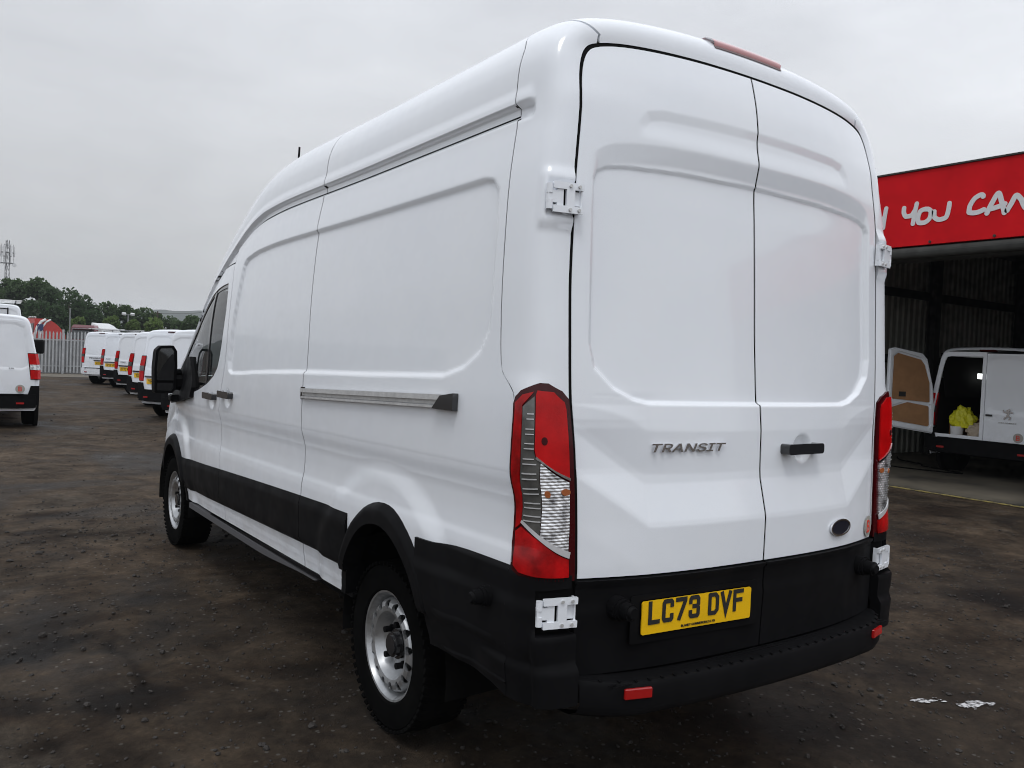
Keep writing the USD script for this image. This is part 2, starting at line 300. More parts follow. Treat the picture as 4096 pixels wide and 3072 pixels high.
M['deepred'] = mat('deep_red_lens', (.30, .0025, .0035), .18, spec=.3, coat=.25, bump=.001, bscale=200, var=.6, vscale=13)
M['strip'] = mat('lamp_bright_strip', (.62, .62, .63), .25, metal=.4)

# ---------------------------------------------------------------- the large white van: surfaces
WR, WF = 1.208, 4.958
RECESS = Polygon([(3.30, 2.10), (3.285, 2.135), (3.25, 2.155), (2.0, 2.157), (.56, 2.157), (.50, 2.145), (.465, 2.11), (.452, 2.05), (.438, 1.75), (.452, 1.63), (.50, 1.56), (.60, 1.505), (.74, 1.472), (1.35, 1.462), (2.1, 1.455), (3.15, 1.432), (3.36, 1.437), (3.41, 1.46), (3.425, 1.52), (3.38, 1.80)])
def belt_fold(u):     # the roof skin overhangs a flat strip; under it the shut line and the rounded top of the side panel
    return -.013 * smooth01((2.386 - u) / .006) * smooth01((u - 2.334) / .011) + .009 * smooth01((u - 2.381) / .006) * (1 - smooth01((u - 2.40) / .05))
def side_off(y, u):
    s = sdist(RECESS, y, u)
    d = -.015 * smooth01(s / .015 + .4)
    for c in (WR, WF):
        r = np.hypot((y - c), (u - .38)); d = d + .017 * (1 - smooth01((r - .625) / .12)) * smooth01((1.22 - u) / .06)
    d = d + .006 * smooth01((.93 - u) / .05) * smooth01((u - .60) / .03) * 0
    for hy, hz in ((3.757, 1.241), (3.402, 1.270)):
        d = d - .014 * (1 - smooth01((np.hypot(y - hy, (u - hz) * .85) - .030) / .030))
    k = smooth01((y - .30) / .05); d = d + k * belt_fold(u)
    return d
REC_R = Polygon([(-.764, 2.10), (-.763, 2.17), (-.75, 2.20), (-.71, 2.219), (-.63, 2.230), (-.4, 2.241), (0, 2.247), (.4, 2.241), (.63, 2.230), (.71, 2.219), (.75, 2.20), (.763, 2.17), (.764, 2.10), (.770, 1.63), (.752, 1.555), (.68, 1.488), (.60, 1.452), (.54, 1.440), (-.54, 1.440), (-.60, 1.452), (-.68, 1.488), (-.752, 1.555), (-.770, 1.63)])
DISH = Polygon([(-.60, 2.30), (-.585, 2.38), (-.55, 2.425), (-.48, 2.440), (-.25, 2.447), (0, 2.451), (.25, 2.447), (.48, 2.440), (.55, 2.425), (.585, 2.38), (.60, 2.30)])
def rear_off(x, z):
    s = sdist(REC_R, x, z); ax = np.abs(x)
    zr = np.interp(ax, [0, .25, .447, .60, .68, .716, .75, .77], [2.324, 2.323, 2.318, 2.306, 2.294, 2.282, 2.262, 2.24])
    fac = np.clip((zr - z) / .066, 0, 1) * np.clip((.772 - ax) / .03, 0, 1) * (z > 2.0)
    d = -np.maximum(.012 * fac, .019 * smooth01(s / .013 + .4))
    d = d - .007 * np.clip(sdist(DISH, x, z) / .034, 0, 1) * smooth01((z - 2.325) / .07)
    d = d - .018 * (1 - smooth01((np.hypot((x - .25), (z - 1.274)) - .034) / .026))
    return d
HINGE_UP, HINGE_LO = 2.052, .745
def sur_off(t, u):
    d = 0 * t + 0 * u
    b = smooth01((t - .40) / .18) * smooth01((.105 - np.abs(u - (HINGE_UP))) / .04 + .1)
    k = 1 - smooth01((t - .13) / .10)
    d = d + k * belt_fold(u)
    return d + .010 * b - .010 * smooth01((t - .60) / .05) * smooth01((.062 - np.abs(u - HINGE_UP)) / .02)
fS, fR, fU = surf(loft, side_off), surf(lambda x, z: (x, rear_y(x, z), z), rear_off), surf(surround, sur_off)
def ell(c, cz, a, b, n=64): 
    t = np.linspace(0, 2 * np.pi, n, endpoint=False); return Polygon(np.stack([c + a * np.cos(t), cz + b * np.sin(t)], 1))
def arch(c, a, b, cz=.36): return shapely.union_all([ell(c, cz, a, b), shapely.box(c - a, -.2, c + a, cz)])
ARCH_R, ARCH_F = arch(1.165, .44, .535, .34), arch(4.945, .455, .515, .345)
GAP = .0045
def side_poly(y0, y1, u0, u1, n=60):
    """Between two front-to-rear limits given as functions of u (or numbers)."""
    u = np.linspace(u0, u1, n); f = lambda q: q(u) if callable(q) else np.full_like(u, q)
    return Polygon(np.vstack([np.stack([f(y0) + GAP, u], 1), np.stack([f(y1) - GAP, u], 1)[::-1]]))
SG = lambda u: 2.118 + 0 * u
BG = PC([.28, .45, .80, .93, 1.03, 1.25, 1.33, 1.44, 1.59, 1.91, 2.05, 2.24, 3.6], [3.47, 3.50, 3.555, 3.585, 3.60, 3.575, 3.55, 3.515, 3.49, 3.48, 3.485, 3.53, 3.53])
FG = PC([.28, .75, .93, 1.0, 1.09, 1.21, 3.6], [4.97, 4.95, 4.93, 4.92, 4.95, 5.0, 5.0])
BELT, SILL = 2.347, .475
WIN = Polygon([(3.597, 2.12), (3.74, 2.165), (3.905, 2.215), (4.05, 2.252), (4.2, 2.252), (4.4, 2.202), (4.6, 2.12), (4.75, 2.02), (4.88, 1.85), (4.955, 1.55), (4.94, 1.23), (4.40, 1.29), (4.107, 1.334), (3.889, 1.382), (3.745, 1.435), (3.665, 1.495), (3.628, 1.58), (3.60, 1.68), (3.575, 1.80), (3.562, 1.912), (3.573, 2.049)])
DOORTOP = [(3.53, 2.236), (3.72, 2.31), (3.90, 2.37), (4.10, 2.41), (4.35, 2.41), (4.60, 2.36), (4.80, 2.24), (4.93, 2.05), (5.01, 1.6), (5.01, 1.3)]
BH = np.array([0, 2.5, 1.3])
def two_sided(name, mesh, m, parent, label=None, smooth=True):
    return obj(name, mesh, m, parent, smooth, label)

GLYPH = {'L': [[(0, 1), (0, 0), (1, 0)]], 'C': [[(1, .78), (1, .92), (.88, 1), (.12, 1), (0, .9), (0, .1), (.12, 0), (.88, 0), (1, .08), (1, .22)]], '7': [[(0, 1), (1, 1), (1, .93), (.28, 0)]],
         '3': [[(0, .78), (0, .92), (.12, 1), (.88, 1), (1, .9), (1, .62), (.86, .53), (.45, .53)], [(.86, .53), (1, .43), (1, .1), (.88, 0), (.12, 0), (0, .08), (0, .22)]], 'D': [[(0, 0), (0, 1), (.72, 1), (1, .84), (1, .16), (.72, 0), (0, 0)]],
         'V': [[(-.10, 1.1), (.5, -.02), (1.10, 1.1)]], 'F': [[(0, 0), (0, 1), (1, 1)], [(0, .52), (.85, .52)]]}
def plate_text(s_, k=1.0, w=.036, h=.065, st=.0075, gap=.0245):
    x, out = 0.0, []
    for ch in s_:
        if ch == ' ': x += .030; continue
        for ln in GLYPH[ch]: out.append(LineString([(x + a * w, b * h) for a, b in ln]).buffer(st, cap_style='square' if ch != 'V' else 'flat', join_style='mitre' if ch in 'L7FV' else 'round'))
        x += w + gap
    p = shapely.union_all(out); b = p.bounds
    return extr(affinity.scale(affinity.translate(p, -(b[0] + b[2]) / 2, -(b[1] + b[3]) / 2), k, k, origin=(0, 0)), .0015)
def big_van():
    t = thing('delivery_van', 'large white high-roof delivery van parked on the dark yard in the foreground', 'van', (0, 0, 0))
    both = ((1, ''), (-1, ''))
    rq = side_poly(ya, SG, SILL, BELT).difference(ARCH_R)
    sd_ = side_poly(SG, BG, SILL, BELT - 0.0)
    dt = Polygon([*DOORTOP, (5.0, 1.21), (4.72, 1.21), (4.80, 1.09), (4.90, 1.0), (4.93, .93), (4.95, .75), (4.97, SILL), (3.5, SILL), (3.5, .45)] ) if False else None
    u = np.linspace(SILL, 2.236, 50)
    door = Polygon(np.vstack([np.stack([BG(u) + GAP, u], 1), np.array(DOORTOP[1:]) - [0, .004], np.stack([FG(np.linspace(1.2, SILL, 25)) - GAP, np.linspace(1.2, SILL, 25)], 1)])).buffer(0).difference(ARCH_F).difference(WIN)
    top = Polygon(np.vstack([[(3.53, BELT), (3.53, 2.245)], np.array(DOORTOP[1:]) + [0, .004], [(5.04, 1.22), (5.32, 1.30), (5.36, 1.9), (5.36, 2.60), (4.42, 2.60), (3.9, BELT + .002)]])).buffer(0)
    wing = Polygon(np.vstack([np.stack([FG(np.linspace(SILL, 1.21, 25)) + GAP, np.linspace(SILL, 1.21, 25)], 1), [(5.04, 1.215), (5.32, 1.295), (5.62, 1.30), (5.80, 1.3), (5.94, 1.3), (5.94, SILL)]])).buffer(0).difference(ARCH_F)
    roof_r = side_poly(ya, SG, BELT + .006, 3.5); roof_f = Polygon([(2.118 + GAP, BELT + .006), (3.9, BELT + .006), (4.42, 2.605), (4.36, 2.66), (4.34, 3.5), (2.118 + GAP, 3.5)])
    screen = Polygon([(4.44, 2.61), (5.30, 2.61), (5.27, 3.5), (4.36, 3.5)]); bonnet = Polygon([(5.33, 1.31), (5.94, 1.31), (5.94, 3.5), (5.29, 3.5), (5.33, 2.6)])
    for s in (1, -1):
        q = (lambda m: m) if s > 0 else flipx
        fine = .012 if s > 0 else .03
        obj('rear_side_panel', q(panel(rq, fS, fine * 1.2, fine * .6, .02, -1)), M['white'], t, True)
        sp = obj('sliding_door' if s > 0 else 'side_panel', q(panel(sd_, fS, fine * 1.2, fine * .6, .02, -1)), M['white'], t, True)
        dr = obj('cab_door', q(panel(door, fS, fine * 1.1, fine, .02, -1)), M['white'], t, True)
        obj('cab_roof_side', q(panel(top, fS, .03, .03, .01, -1)), M['white'], t, True)
        obj('front_wing', q(panel(wing, fS, .02, .02, .02, -1)), M['white'], t, True)
        # window of the cab door
        obj('window_seal', q(panel(WIN.buffer(.004).difference(WIN.buffer(-.028)), surf(loft, -.006), .02, .02, .02, -1)), M['gloss'], dr, True)
        obj('window_pillar', q(panel(shapely.box(3.925, 1.2, 3.965, 2.3).intersection(WIN), surf(loft, -.004), .02, .02, .01, -1)), M['gloss'], dr, True)
        obj('side_window', q(panel(WIN.buffer(-.012), surf(loft, -.010), .05, .05, 0, -1)), M['glass'], dr, True)
        obj('door_card', q(panel(Polygon([(3.55, .5), (4.9, .5), (4.9, 1.2), (4.4, 1.27), (4.1, 1.31), (3.85, 1.37), (3.68, 1.46), (3.6, 1.6), (3.55, 1.6)]).difference(ARCH_F), surf(loft, -.06), .05, .05, 0, -1)), M['cabgrey'], dr, True)
        # black trim: lower mouldings, wheel-arch flares, rocker
        for y0, y1 in ((1.50, 2.118), (2.118, 3.555), (3.555, 4.60)):
            lo = lambda y: .603 - (y - 1.6) * .0165; hi = lambda y: .846 - np.clip((y - 1.5) / 3.1, 0, 1) ** 1.3 * .075
            ys = np.linspace(y0 + .003, y1 - .003, 20)
            mp = Polygon(np.vstack([np.stack([ys, lo(ys)], 1), np.stack([ys, hi(ys)], 1)[::-1]])).difference(arch(1.165, .46, .58, .34)).difference(arch(4.945, .49, .555, .345))
            mf = surf(loft, lambda y, u, lo=lo, hi=hi: .012 * smooth01(np.minimum(u - lo(y), (hi(y) - u) * .45) / .03 + .25) + np.maximum(side_off(y, u), 0))
            obj('side_moulding', q(panel(mp, mf, .025, .012, .02, -1)), M['black'], t, True)
        ring = lambda c, a0, b0, a1, b1, cz: arch(c, a1, b1, cz).difference(arch(c, a0, b0, cz)).intersection(shapely.box(0, .36, 6, 1.2))
        for c, cz, nm in ((1.165, .34, 'r'), (4.945, .345, 'f')):
            aa = (.475, .598) if nm == 'r' else (.505, .570)
            rg = arch(c, aa[0], aa[1], cz).difference(arch(c, .405 if nm == 'r' else .43, .515 if nm == 'r' else .49, cz)).intersection(shapely.box(.2, .475 if nm == 'r' else .46, 6, 1.2))
            ao, ai = arch(c, aa[0], aa[1], cz), arch(c, .43, .505 if nm == 'r' else .49, cz)
            ff = surf(loft, lambda y, u, ao=ao: side_off(y, u) * (u > .6) + .026 * smooth01(sdist(ao, y, u) / .03 + .12))
            obj('wheel_arch_trim', q(panel(rg, ff, .012, .012, .09, -1)), M['black'], t, True)
            w = lathe([(.30, -.55), (.45, -.55), (.47, -.95)] if nm == 'r' else [(.30, -.55), (.465, -.55), (.48, -.95)], 40); w.apply_translation([0, c, .36])
            w = trimesh.intersections.slice_mesh_plane(w, [0, 0, 1], [0, 0, .30])
            obj('wheel_housing', q(w), M['void'], t)
        # rocker strip and step
        prof = [(1.52, .480), (4.40, .455), (4.40, .440), (1.52, .462)]
        obj('rocker_strip', q(panel(Polygon(prof), surf(loft, .006), .05, .006, .03, -1)), M['black'], t, True)
        yy = np.linspace(1.95, 4.38, 16)
        stp = []
        for k in range(len(yy) - 1):
            a, b = yy[k], yy[k + 1]; e = lambda y: smooth01((y - 1.95) / .9)
            for y0_, y1_ in ((a, b),):
                z0, z1 = .455 - (a - 1.5) * .008, .455 - (b - 1.5) * .008
                h0, h1 = .034 * e(a) + .003, .034 * e(b) + .003
                P = [(-.965, a, z0), (-.90, a, z0), (-.965, a, z0 - h0), (-.90, a, z0 - h0), (-.965, b, z1), (-.90, b, z1), (-.965, b, z1 - h1), (-.90, b, z1 - h1)]
                stp.append(trimesh.convex.convex_hull(np.array(P)))
        obj('side_step', q(cat_(stp)), M['cabgrey'], t)
        # wheels
        for c in (WR, WF): wheel(t, c, s)
    uq = np.linspace(.46, 2.64, 90); lines = [LineString(np.stack([ya(uq), uq], 1)), LineString(np.stack([SG(uq), uq], 1)), LineString([(.42, BELT), (2.1, BELT), (3.6, BELT)]), LineString(np.stack([BG(uq[uq < 2.24]), uq[uq < 2.24]], 1)), LineString(DOORTOP)]
    seal = shapely.union_all([l_.buffer(.013, cap_style='flat') for l_ in lines]).difference(ARCH_R).difference(shapely.box(-1, 0, .275, 1.42))
    sm = panel(seal, surf(loft, lambda y, u_: side_off(y, u_) - .002), .012, .008, 0, -1)
    for m_ in (sm, flipx(sm)): obj('door_seal', m_, M['void'], t, True)
    for s in (1, -1):
        q = (lambda m: m) if s > 0 else flipx; fn = .012 if s > 0 else .02
        obj('corner_pillar', q(panel(Polygon([(.002, .89), (.002, 2.70), (.9, 2.70), (1.0, 2.66), (1.0, .89)]), fU, .02, .012, .03, 1)), M['white'], t, True)
        rl = lambda x0: Polygon(np.vstack([[(x0, .874)], [(x0, 2.6625)], ]))
        zz = np.linspace(.874, 2.394, 60); us = np.linspace(2.40, 3.5, 60)
        bx, _, bz = ring_b(us)
        edge = np.vstack([np.stack([-(dhw(zz) - .011), zz], 1), np.stack([-(bx - .010) if True else bx, bz - .011], 1)])
        edge = edge[edge[:, 0] < -.004]
        left = Polygon(np.vstack([edge, [(-.0045, 2.661), (-.0045, .874)]])).buffer(0)
        if s > 0: LD = obj('rear_door', panel(left, fR, .007, .005, .03, 1), M['white'], t, True)
        else:
            right = affinity.scale(left, -1, 1, origin=(0, 0))
            RD = obj('rear_door', panel(right, fR, .007, .005, .03, 1), M['white'], t, True)
    rs = shapely.union_all([LineString(np.vstack([edge, [(-.001, 2.665)]])).buffer(.016), shapely.box(-.014, .87, .014, 2.67)]); rs = rs.union(affinity.scale(rs, -1, 1, origin=(0, 0)))
    obj('rear_door_seals', panel(rs, surf(lambda x, z: (x, rear_y(x, z), z), lambda x, z: rear_off(x, z) - .0025), .010, .010, 0, 1), M['void'], t, True)
    hd = Polygon([(.002, 2.712), (.002, 3.5), (1, 3.5), (1, 2.672), (.9, 2.712)])
    hm = panel(hd, surf(surround), .05, .03, .03, 1); hm2 = flipx(hm)
    obj('roof_header', (np.vstack([hm[0], hm2[0]]), np.vstack([hm[1], hm2[1] + len(hm[0])])), M['white'], t, True)
    for pl, nm, mm, dd in ((roof_r, 'rear_roof', M['white'], .03), (roof_f, 'front_roof', M['white'], .03), (screen, 'windscreen', M['glass'], .06), (bonnet, 'bonnet', M['white'], .04)):
        a = panel(pl, fS if 'roof' in nm else surf(loft), dd * 1.5, .005 if 'roof' in nm else .05, .02 if mm is not M['glass'] else 0, -1); b = flipx(a)
        obj(nm, (np.vstack([a[0], b[0]]), np.vstack([a[1], b[1] + len(a[0])])), mm, t, True)
    # dark inner shells (seen only through the gaps) and what closes the cab
    ins = panel(side_poly(.40, 3.46, .45, 3.5).difference(arch(1.165, .48, .56, .34)), surf(loft, -.035), .12, .06, 0, -1); ins2 = flipx(ins)
    obj('inner_shell', (np.vstack([ins[0], ins2[0]]), np.vstack([ins[1], ins2[1] + len(ins[0])])), M['void'], t, True)
    sh = panel(Polygon([(-.84, .56), (.84, .56), (.84, 2.45), (.7, 2.62), (-.7, 2.62), (-.84, 2.45)]), surf(lambda x, z: (x, rear_y(x, z), z), -.045), .06, .06, 0, 1)
    obj('inner_rear_frame', sh, M['void'], t, True)
    pil = panel(shapely.box(0, .5, 1, 3.5), surf(surround, -.035), .1, .06, 0, 1); pil2 = flipx(pil)
    obj('inner_corner_frame', (np.vstack([pil[0], pil2[0]]), np.vstack([pil[1], pil2[1] + len(pil[0])])), M['void'], t, True)
    us = np.linspace(.45, 3.5, 60); bx_, _, bz_ = loft(np.full(60, 3.45), us)
    bp = Polygon(np.vstack([np.stack([bx_ + .04, bz_ - .02], 1), np.stack([-bx_ - .04, bz_ - .02], 1)[::-1]])).buffer(0)
    v2, f2 = trimesh.creation.triangulate_polygon(bp, engine='earcut')
    obj('bulkhead', (np.stack([v2[:, 0], np.full(len(v2), 3.45), v2[:, 1]], 1), f2), M['bulk'], t)
    obj('underbody', cat_([box((1.24, 5.2, .22), (0, 3.0, .44)), box((1.7, 2.6, .14), (0, 3.05, .46)), cyl(.06, 1.5, (0, WR, .36), 'x'), cyl(.05, 3.4, (.1, 3.1, .30), 'y'), box((.5, .9, .22), (-.45, 2.6, .36), .03), cyl(.11, .55, (.5, .75, .36), 'y')]), M['void'], t)
    obj('cab_floor', box((1.8, 1.9, .06), (0, 4.45, .62)), M['cabgrey'], t)
    obj('dashboard', cat_([box((1.72, .42, .42), (0, 5.02, 1.08), .08), box((1.72, .35, .12), (0, 5.12, 1.26), .05)]), M['cabgrey'], t)
    st = lathe([(.19 + .016 * math.cos(a), .016 * math.sin(a)) for a in np.linspace(0, 2 * np.pi, 9)], 32, 'z'); st = cat_([st, box((.36, .04, .02)), box((.04, .18, .02), (0, -.09, 0)), cyl(.05, .03)])
    obj('steering_wheel', T(st, (.46, 4.72, 1.24), rx=math.radians(32)), M['gloss'], t)
    for x in (-.62, -.12, .46):
        b_ = 0 if x > 0 else .0
        obj('seat', cat_([box((.44, .48, .16), (x, 4.05, .98), .05), box((.42, .14, .62), (x, 3.76, 1.32), .05, rx=-.15), box((.24, .10, .18), (x, 3.70, 1.74), .04)]), M['cabgrey'], t)
    # front end (closing the nose)
    us = np.linspace(.30, 3.5, 40); nx_, _, nz_ = loft(np.full(40, 5.94), us); ring = np.vstack([np.stack([nx_, nz_], 1), np.stack([-nx_, nz_], 1)[::-1]])
    v2, f2 = trimesh.creation.triangulate_polygon(Polygon(ring).buffer(0), engine='earcut')
    obj('front_grille', (np.stack([v2[:, 0], np.full(len(v2), 5.94), v2[:, 1]], 1), f2[:, ::-1]), M['black'], t)
    for s in (1, -1): obj('headlight', T(box((.30, .12, .26), (-s * .62, 5.80, .90), .04), (0, 0, 0)), M['smoke'], t)
    # bumper
    fb = surf(surround, lambda t_, u_: .010 + .012 * smooth01((.80 - u_) / .05) - .012 * smooth01((u_ - .862) / .02) + .022 * smooth01((.690 - u_) / .02) * smooth01((t_ - .40) / .1) + (.010 + .010 * smooth01((t_ - .45) / .55)) * smooth01((.590 - u_) / .03))
    fs2 = surf(loft, lambda y, u_: np.maximum(side_off(y, u_), 0) * smooth01((y - .27) / .08) + .010 + .012 * smooth01((.80 - u_) / .05) - .012 * smooth01((u_ - .862) / .02) + .012 * smooth01((.590 - u_) / .03) * smooth01((.5 - y) / .2) + .004 * (np.abs(u_ - .627) < .006) * (y < .70) * (y > .33) + .004 * (np.abs(u_ - .50) < .006) * (y < .66))
    for s in (1, -1):
        q = (lambda m: m) if s > 0 else flipx
        cp = shapely.box(0, .455, .97, .880).difference(shapely.box(.50, .676, 1.1, .815))
        sp = Polygon([(.262, .455), (.262, .886), (.60, .874), (.74, .862), (.86, .86), (.86, .49), (.6, .487), (.35, .472)]).difference(arch(1.165, .46, .585, .34))
        a, b = panel(cp, fb, .03, .012, .05, 1), panel(sp, fs2, .02, .006, .03, -1)
        obj('bumper_corner', q((np.vstack([a[0], b[0]]), np.vstack([a[1], b[1] + len(a[0])]))), M['black'], t, True)
        rec = panel(shapely.box(.48, .66, 1.03, .83), surf(surround, -.006), .05, .03, 0, 1)
        obj('hinge_recess', q(rec), M['void'], t, True)
        # stubby rubber stops
        P0 = np.array(loft(np.array(.365), np.array(.757))); st_ = cat_([cyl(.034, .03, (0, 0, .008)), cyl(.024, .055, (0, 0, .035)), cyl(.030, .014, (0, 0, .026)), cyl(.021, .012, (0, 0, .066), r2=.015)])
        m_ = T(st_, ry=-np.pi / 2); m_.apply_translation(P0 + [-.016, 0, 0]); obj('door_stop', q(m_), M['black'], t, 30)
    xs = np.linspace(-.815, .815, 43)
    def yo(x): return -.035 + .062 * np.abs(x / .93) ** 2.2 + .085 * np.clip((np.abs(x) - .62) / .195, 0, 1) ** 2
    sec = [(.0, .42, .13), (.0, .428, .05), (.0, .445, .016), (.0, .475, .0), (.0, .535, .004), (.0, .551, .014), (.0, .556, .030), (.0, .545, .15)]
    vv = []
    for x in xs:
        for (_, z, dy) in sec: vv.append((x * (1 + .035 * (dy < .05) * 0), yo(x) + dy, z + .012 * (abs(x) / .96) ** 2))
    k = len(sec); ff = []
    for i in range(len(xs) - 1):
        for j in range(k - 1):
            a = i * k + j; ff += [(a, a + k, a + k + 1), (a, a + k + 1, a + 1)]
    obj('towing_eye', cat_([cyl(.035, .10, (-.35, .22, .40), 'y', 16), box((1.3, .08, .10), (0, .42, .42))]), M['void'], t)
    bm = (np.array(vv), np.array(ff)); bp_ = obj('bumper', bm, M['black'], t, 40)
    for x in np.arange(-.76, .77, .0525): obj('step_ridge', box((.008, .012, .005), (x, yo(x) + .018, .5555 + .012 * (abs(x) / .96) ** 2)), M['black'], bp_)
    obj('tread_strip', cat_([box((1.5, .004, .004), (0, yo(0) + .05 + k_ * .02, .553)) for k_ in range(3)]), M['black'], bp_)
    for s in (1, -1):
        x0 = -s * .657; ang = math.atan2(yo(abs(x0) + .04) - yo(abs(x0) - .04), .08)
        obj('reflector', box((.098, .012, .034), (x0, yo(x0) + .001, .527), .004, rz=-s * ang * -1 if False else (-ang if s > 0 else ang)), M['redrefl'], t)
    # black lower panels of the rear doors
    fl = surf(lambda x, z: (x, rear_y(x, z), z), lambda x, z: .006 + .006 * smooth01((.80 - z) / .05) + .010 * smooth01((z - .852) / .008))
    for s, d_ in ((1, LD), (-1, RD)):
        pl = Polygon([(-.812, .560), (-.0035, .560), (-.0035, .868), (-.812, .868)])
        if s < 0: pl = affinity.scale(pl, -1, 1, origin=(0, 0))
        obj('lower_trim', panel(pl, fl, .02, .01, .03, 1), M['black'], d_, True)
        x0 = -s * .668; z0 = .775; y0 = float(rear_y(np.array(x0), np.array(z0)))
        m_ = T(st_, rx=np.pi / 2, sc=1.15); m_.apply_translation([x0, y0 - .012, z0]); obj('rubber_stop', m_, M['black'], d_, 30)
    # number plate
    R0 = lambda x, z: float(rear_y(np.array(x), np.array(z)))
    def plate_frame(v): 
        yawp = math.atan2(R0(-.10, .735) - R0(-.57, .735), .47)
        v = v.copy(); v.apply_transform(trimesh.transformations.rotation_matrix(np.pi / 2, [1, 0, 0])); v.apply_transform(trimesh.transformations.rotation_matrix(yawp, [0, 0, 1])); v.apply_translation([-.337, R0(-.337, .735) - .0165, .735]); return v
    npl = obj('number_plate', plate_frame(extr(rrect(-.25, -.0555, .25, .0555, .008), .004)), M['plate'], LD)
    obj('plate_holder', plate_frame(T(extr(rrect(-.29, -.085, .29, .075, .012).difference(rrect(-.252, -.058, .252, .058, .008)), .004), (0, 0, -.0095))), M['black'], LD)
    def text(s_, h, w=None, depth=.0015, bold=True, shear=0.0):
        m = meshkit.text_mesh(s_, h, depth, bold); m.apply_translation([-m.bounds[:, 0].mean(), -m.bounds[:, 1].mean(), 0])
        if shear: m.vertices[:, 0] += shear * m.vertices[:, 1]
        if w: m.vertices[:, 0] *= w / (m.bounds[1, 0] - m.bounds[0, 0])
        return m
    obj('plate_characters', plate_frame(T(plate_text('LC73 DVF', .98), (-.006, .006, .0045))), M['ink'], npl)
    obj('plate_small_print', plate_frame(T(text('BLANEY COMMERCIALS LTD', .0075, .155), (0, -.044, .0045))), M['ink'], npl)
    # badges, sticker, handle
    def on_rear(v, x, z, off=.002):
        dx = (R0(x + .05, z) - R0(x - .05, z)) / .1; dz = (R0(x, z + .03) - R0(x, z - .03)) / .06
        v = v.copy(); M4 = np.eye(4); X = np.array([1, dx, 0]); X /= np.linalg.norm(X); Z = np.array([0, dz, 1.0]); Z /= np.linalg.norm(Z); N = np.cross(X, Z)
        M4[:3, 0], M4[:3, 1], M4[:3, 2], M4[:3, 3] = X, Z, N, np.array([x, R0(x, z), z]) + N * off; v.apply_transform(M4); return v
    obj('name_badge', on_rear(text('TRANSIT', .027, .335, .005, True, .22), -.371, 1.291), M['chrome'], LD)
    ov = obj('oval_badge', on_rear(extr(ell(0, 0, .078, .034, 40).difference(ell(0, 0, .071, .028, 40)), .007), .488, .952), M['chrome'], RD)
    obj('badge_face', on_rear(extr(ell(0, 0, .071, .028, 40), .005), .488, .952), M['blue'], ov)
    bs = obj('round_sticker', on_rear(extr(Point(0, 0).buffer(.044), .001), .765, .925, .004), M['stgrey'], RD)
    obj('sticker_disc', on_rear(extr(Point(0, 0).buffer(.031), .001), .765, .925, .0052), M['stgrey'], bs); obj('sticker_letter', on_rear(text('B', .05, .036, .001), .765, .925, .0064), M['stred'], bs)
    def grip(w, h, d):   # handle bar, feet at both ends
        return cat_([extr(rrect(-w / 2, -h / 2, w / 2, h / 2, h * .32), .012), T(extr(rrect(-w / 2, -h / 2, -w / 2 + .05, h / 2, h * .3), d), (0, 0, -d)), T(extr(rrect(w / 2 - .035, -h / 2, w / 2, h / 2, h * .3), d), (0, 0, -d))])
    obj('door_handle', on_rear(grip(.225, .040, .03), .227, 1.274, .026), M['gloss'], RD, 30)
    # tail lamps on the corner pillar: (t, u) outlines
    lamp = lambda p, o, m, nm, par, du=.05, sk=.01, q=None: obj(nm, (q or (lambda k_: k_))(panel(p, surf(surround, o), du, .012, sk, 1)), m, par, True)
    O_ = Polygon([(.02, 1.395), (.07, 1.418), (.20, 1.437), (.60, 1.463), (.74, 1.463), (.92, 1.440), (.985, 1.415), (.99, 1.38), (.99, .838), (.80, .842), (.18, .854), (.06, .868), (-.005, .95), (-.005, 1.2)])
    RT = Polygon([(.535, 1.438), (.80, 1.436), (.93, 1.405), (.945, 1.38), (.945, 1.165), (.69, 1.207), (.50, 1.232), (.475, 1.255), (.50, 1.424)])
    CLa = Polygon([(.24, 1.388), (.475, 1.421), (.462, 1.25), (.495, 1.226), (.565, 1.217), (.49, .990), (.15, 1.024), (.22, 1.19)])
    CLb = Polygon([(.575, 1.216), (.935, 1.152), (.915, .922), (.50, .988)])
    RB = Polygon([(.05, .990), (.14, 1.008), (.52, .968), (.925, .908), (.93, .852), (.504, .860), (.189, .868), (.09, .885)])
    RL = Polygon([(.075, 1.398), (.235, 1.424), (.47, 1.434), (.225, 1.392), (.205, 1.19), (.135, 1.02), (.045, 1.0), (.04, 1.2)])
    for s in (1, -1):
        q = (lambda m: m) if s > 0 else flipx
        tl = obj('tail_lamp', q(panel(O_, surf(surround, .010), .05, .02, .02, 1)), M['darkred'], t, True)
        lamp(RT, .016, M['red'], 'red_lens', tl, q=q); lamp(CLa, .0155, M['smoke'], 'clear_lens', tl, q=q); lamp(CLb, .0165, M['clear'], 'indicator_lens', tl, q=q); lamp(RB, .016, M['deepred'], 'red_lens', tl, q=q); lamp(RL, .0145, M['deepred'], 'side_strip', tl, q=q)
        lamp(Polygon([(.145, 1.022), (.16, 1.030), (.935, .932), (.925, .912)]), .019, M['strip'], 'trim_strip', tl, .05, .004, q)
        lamp(Polygon([(.50, 1.236), (.49, 1.228), (.69, 1.201), (.945, 1.157), (.945, 1.166)]), .019, M['chrome'], 'trim_strip', tl, .05, .004, q)
        for k_, zc in enumerate(np.repeat([1.365, 1.318, 1.273, 1.225, 1.18, 1.135, 1.088, 1.045], 2)):
            z_ = zc - .016 * (k_ % 2); tt = .15 + .075 * (z_ - 1.02) / .17
            lamp(Polygon([(max(tt, .16) + .03, z_), (max(tt, .16) + .03, z_ + .003), (.46 if z_ > 1.22 else .50, z_ + .003), (.46 if z_ > 1.22 else .50, z_)]), .018, M['strip'], 'lens_bar', tl, .05, .003, q)
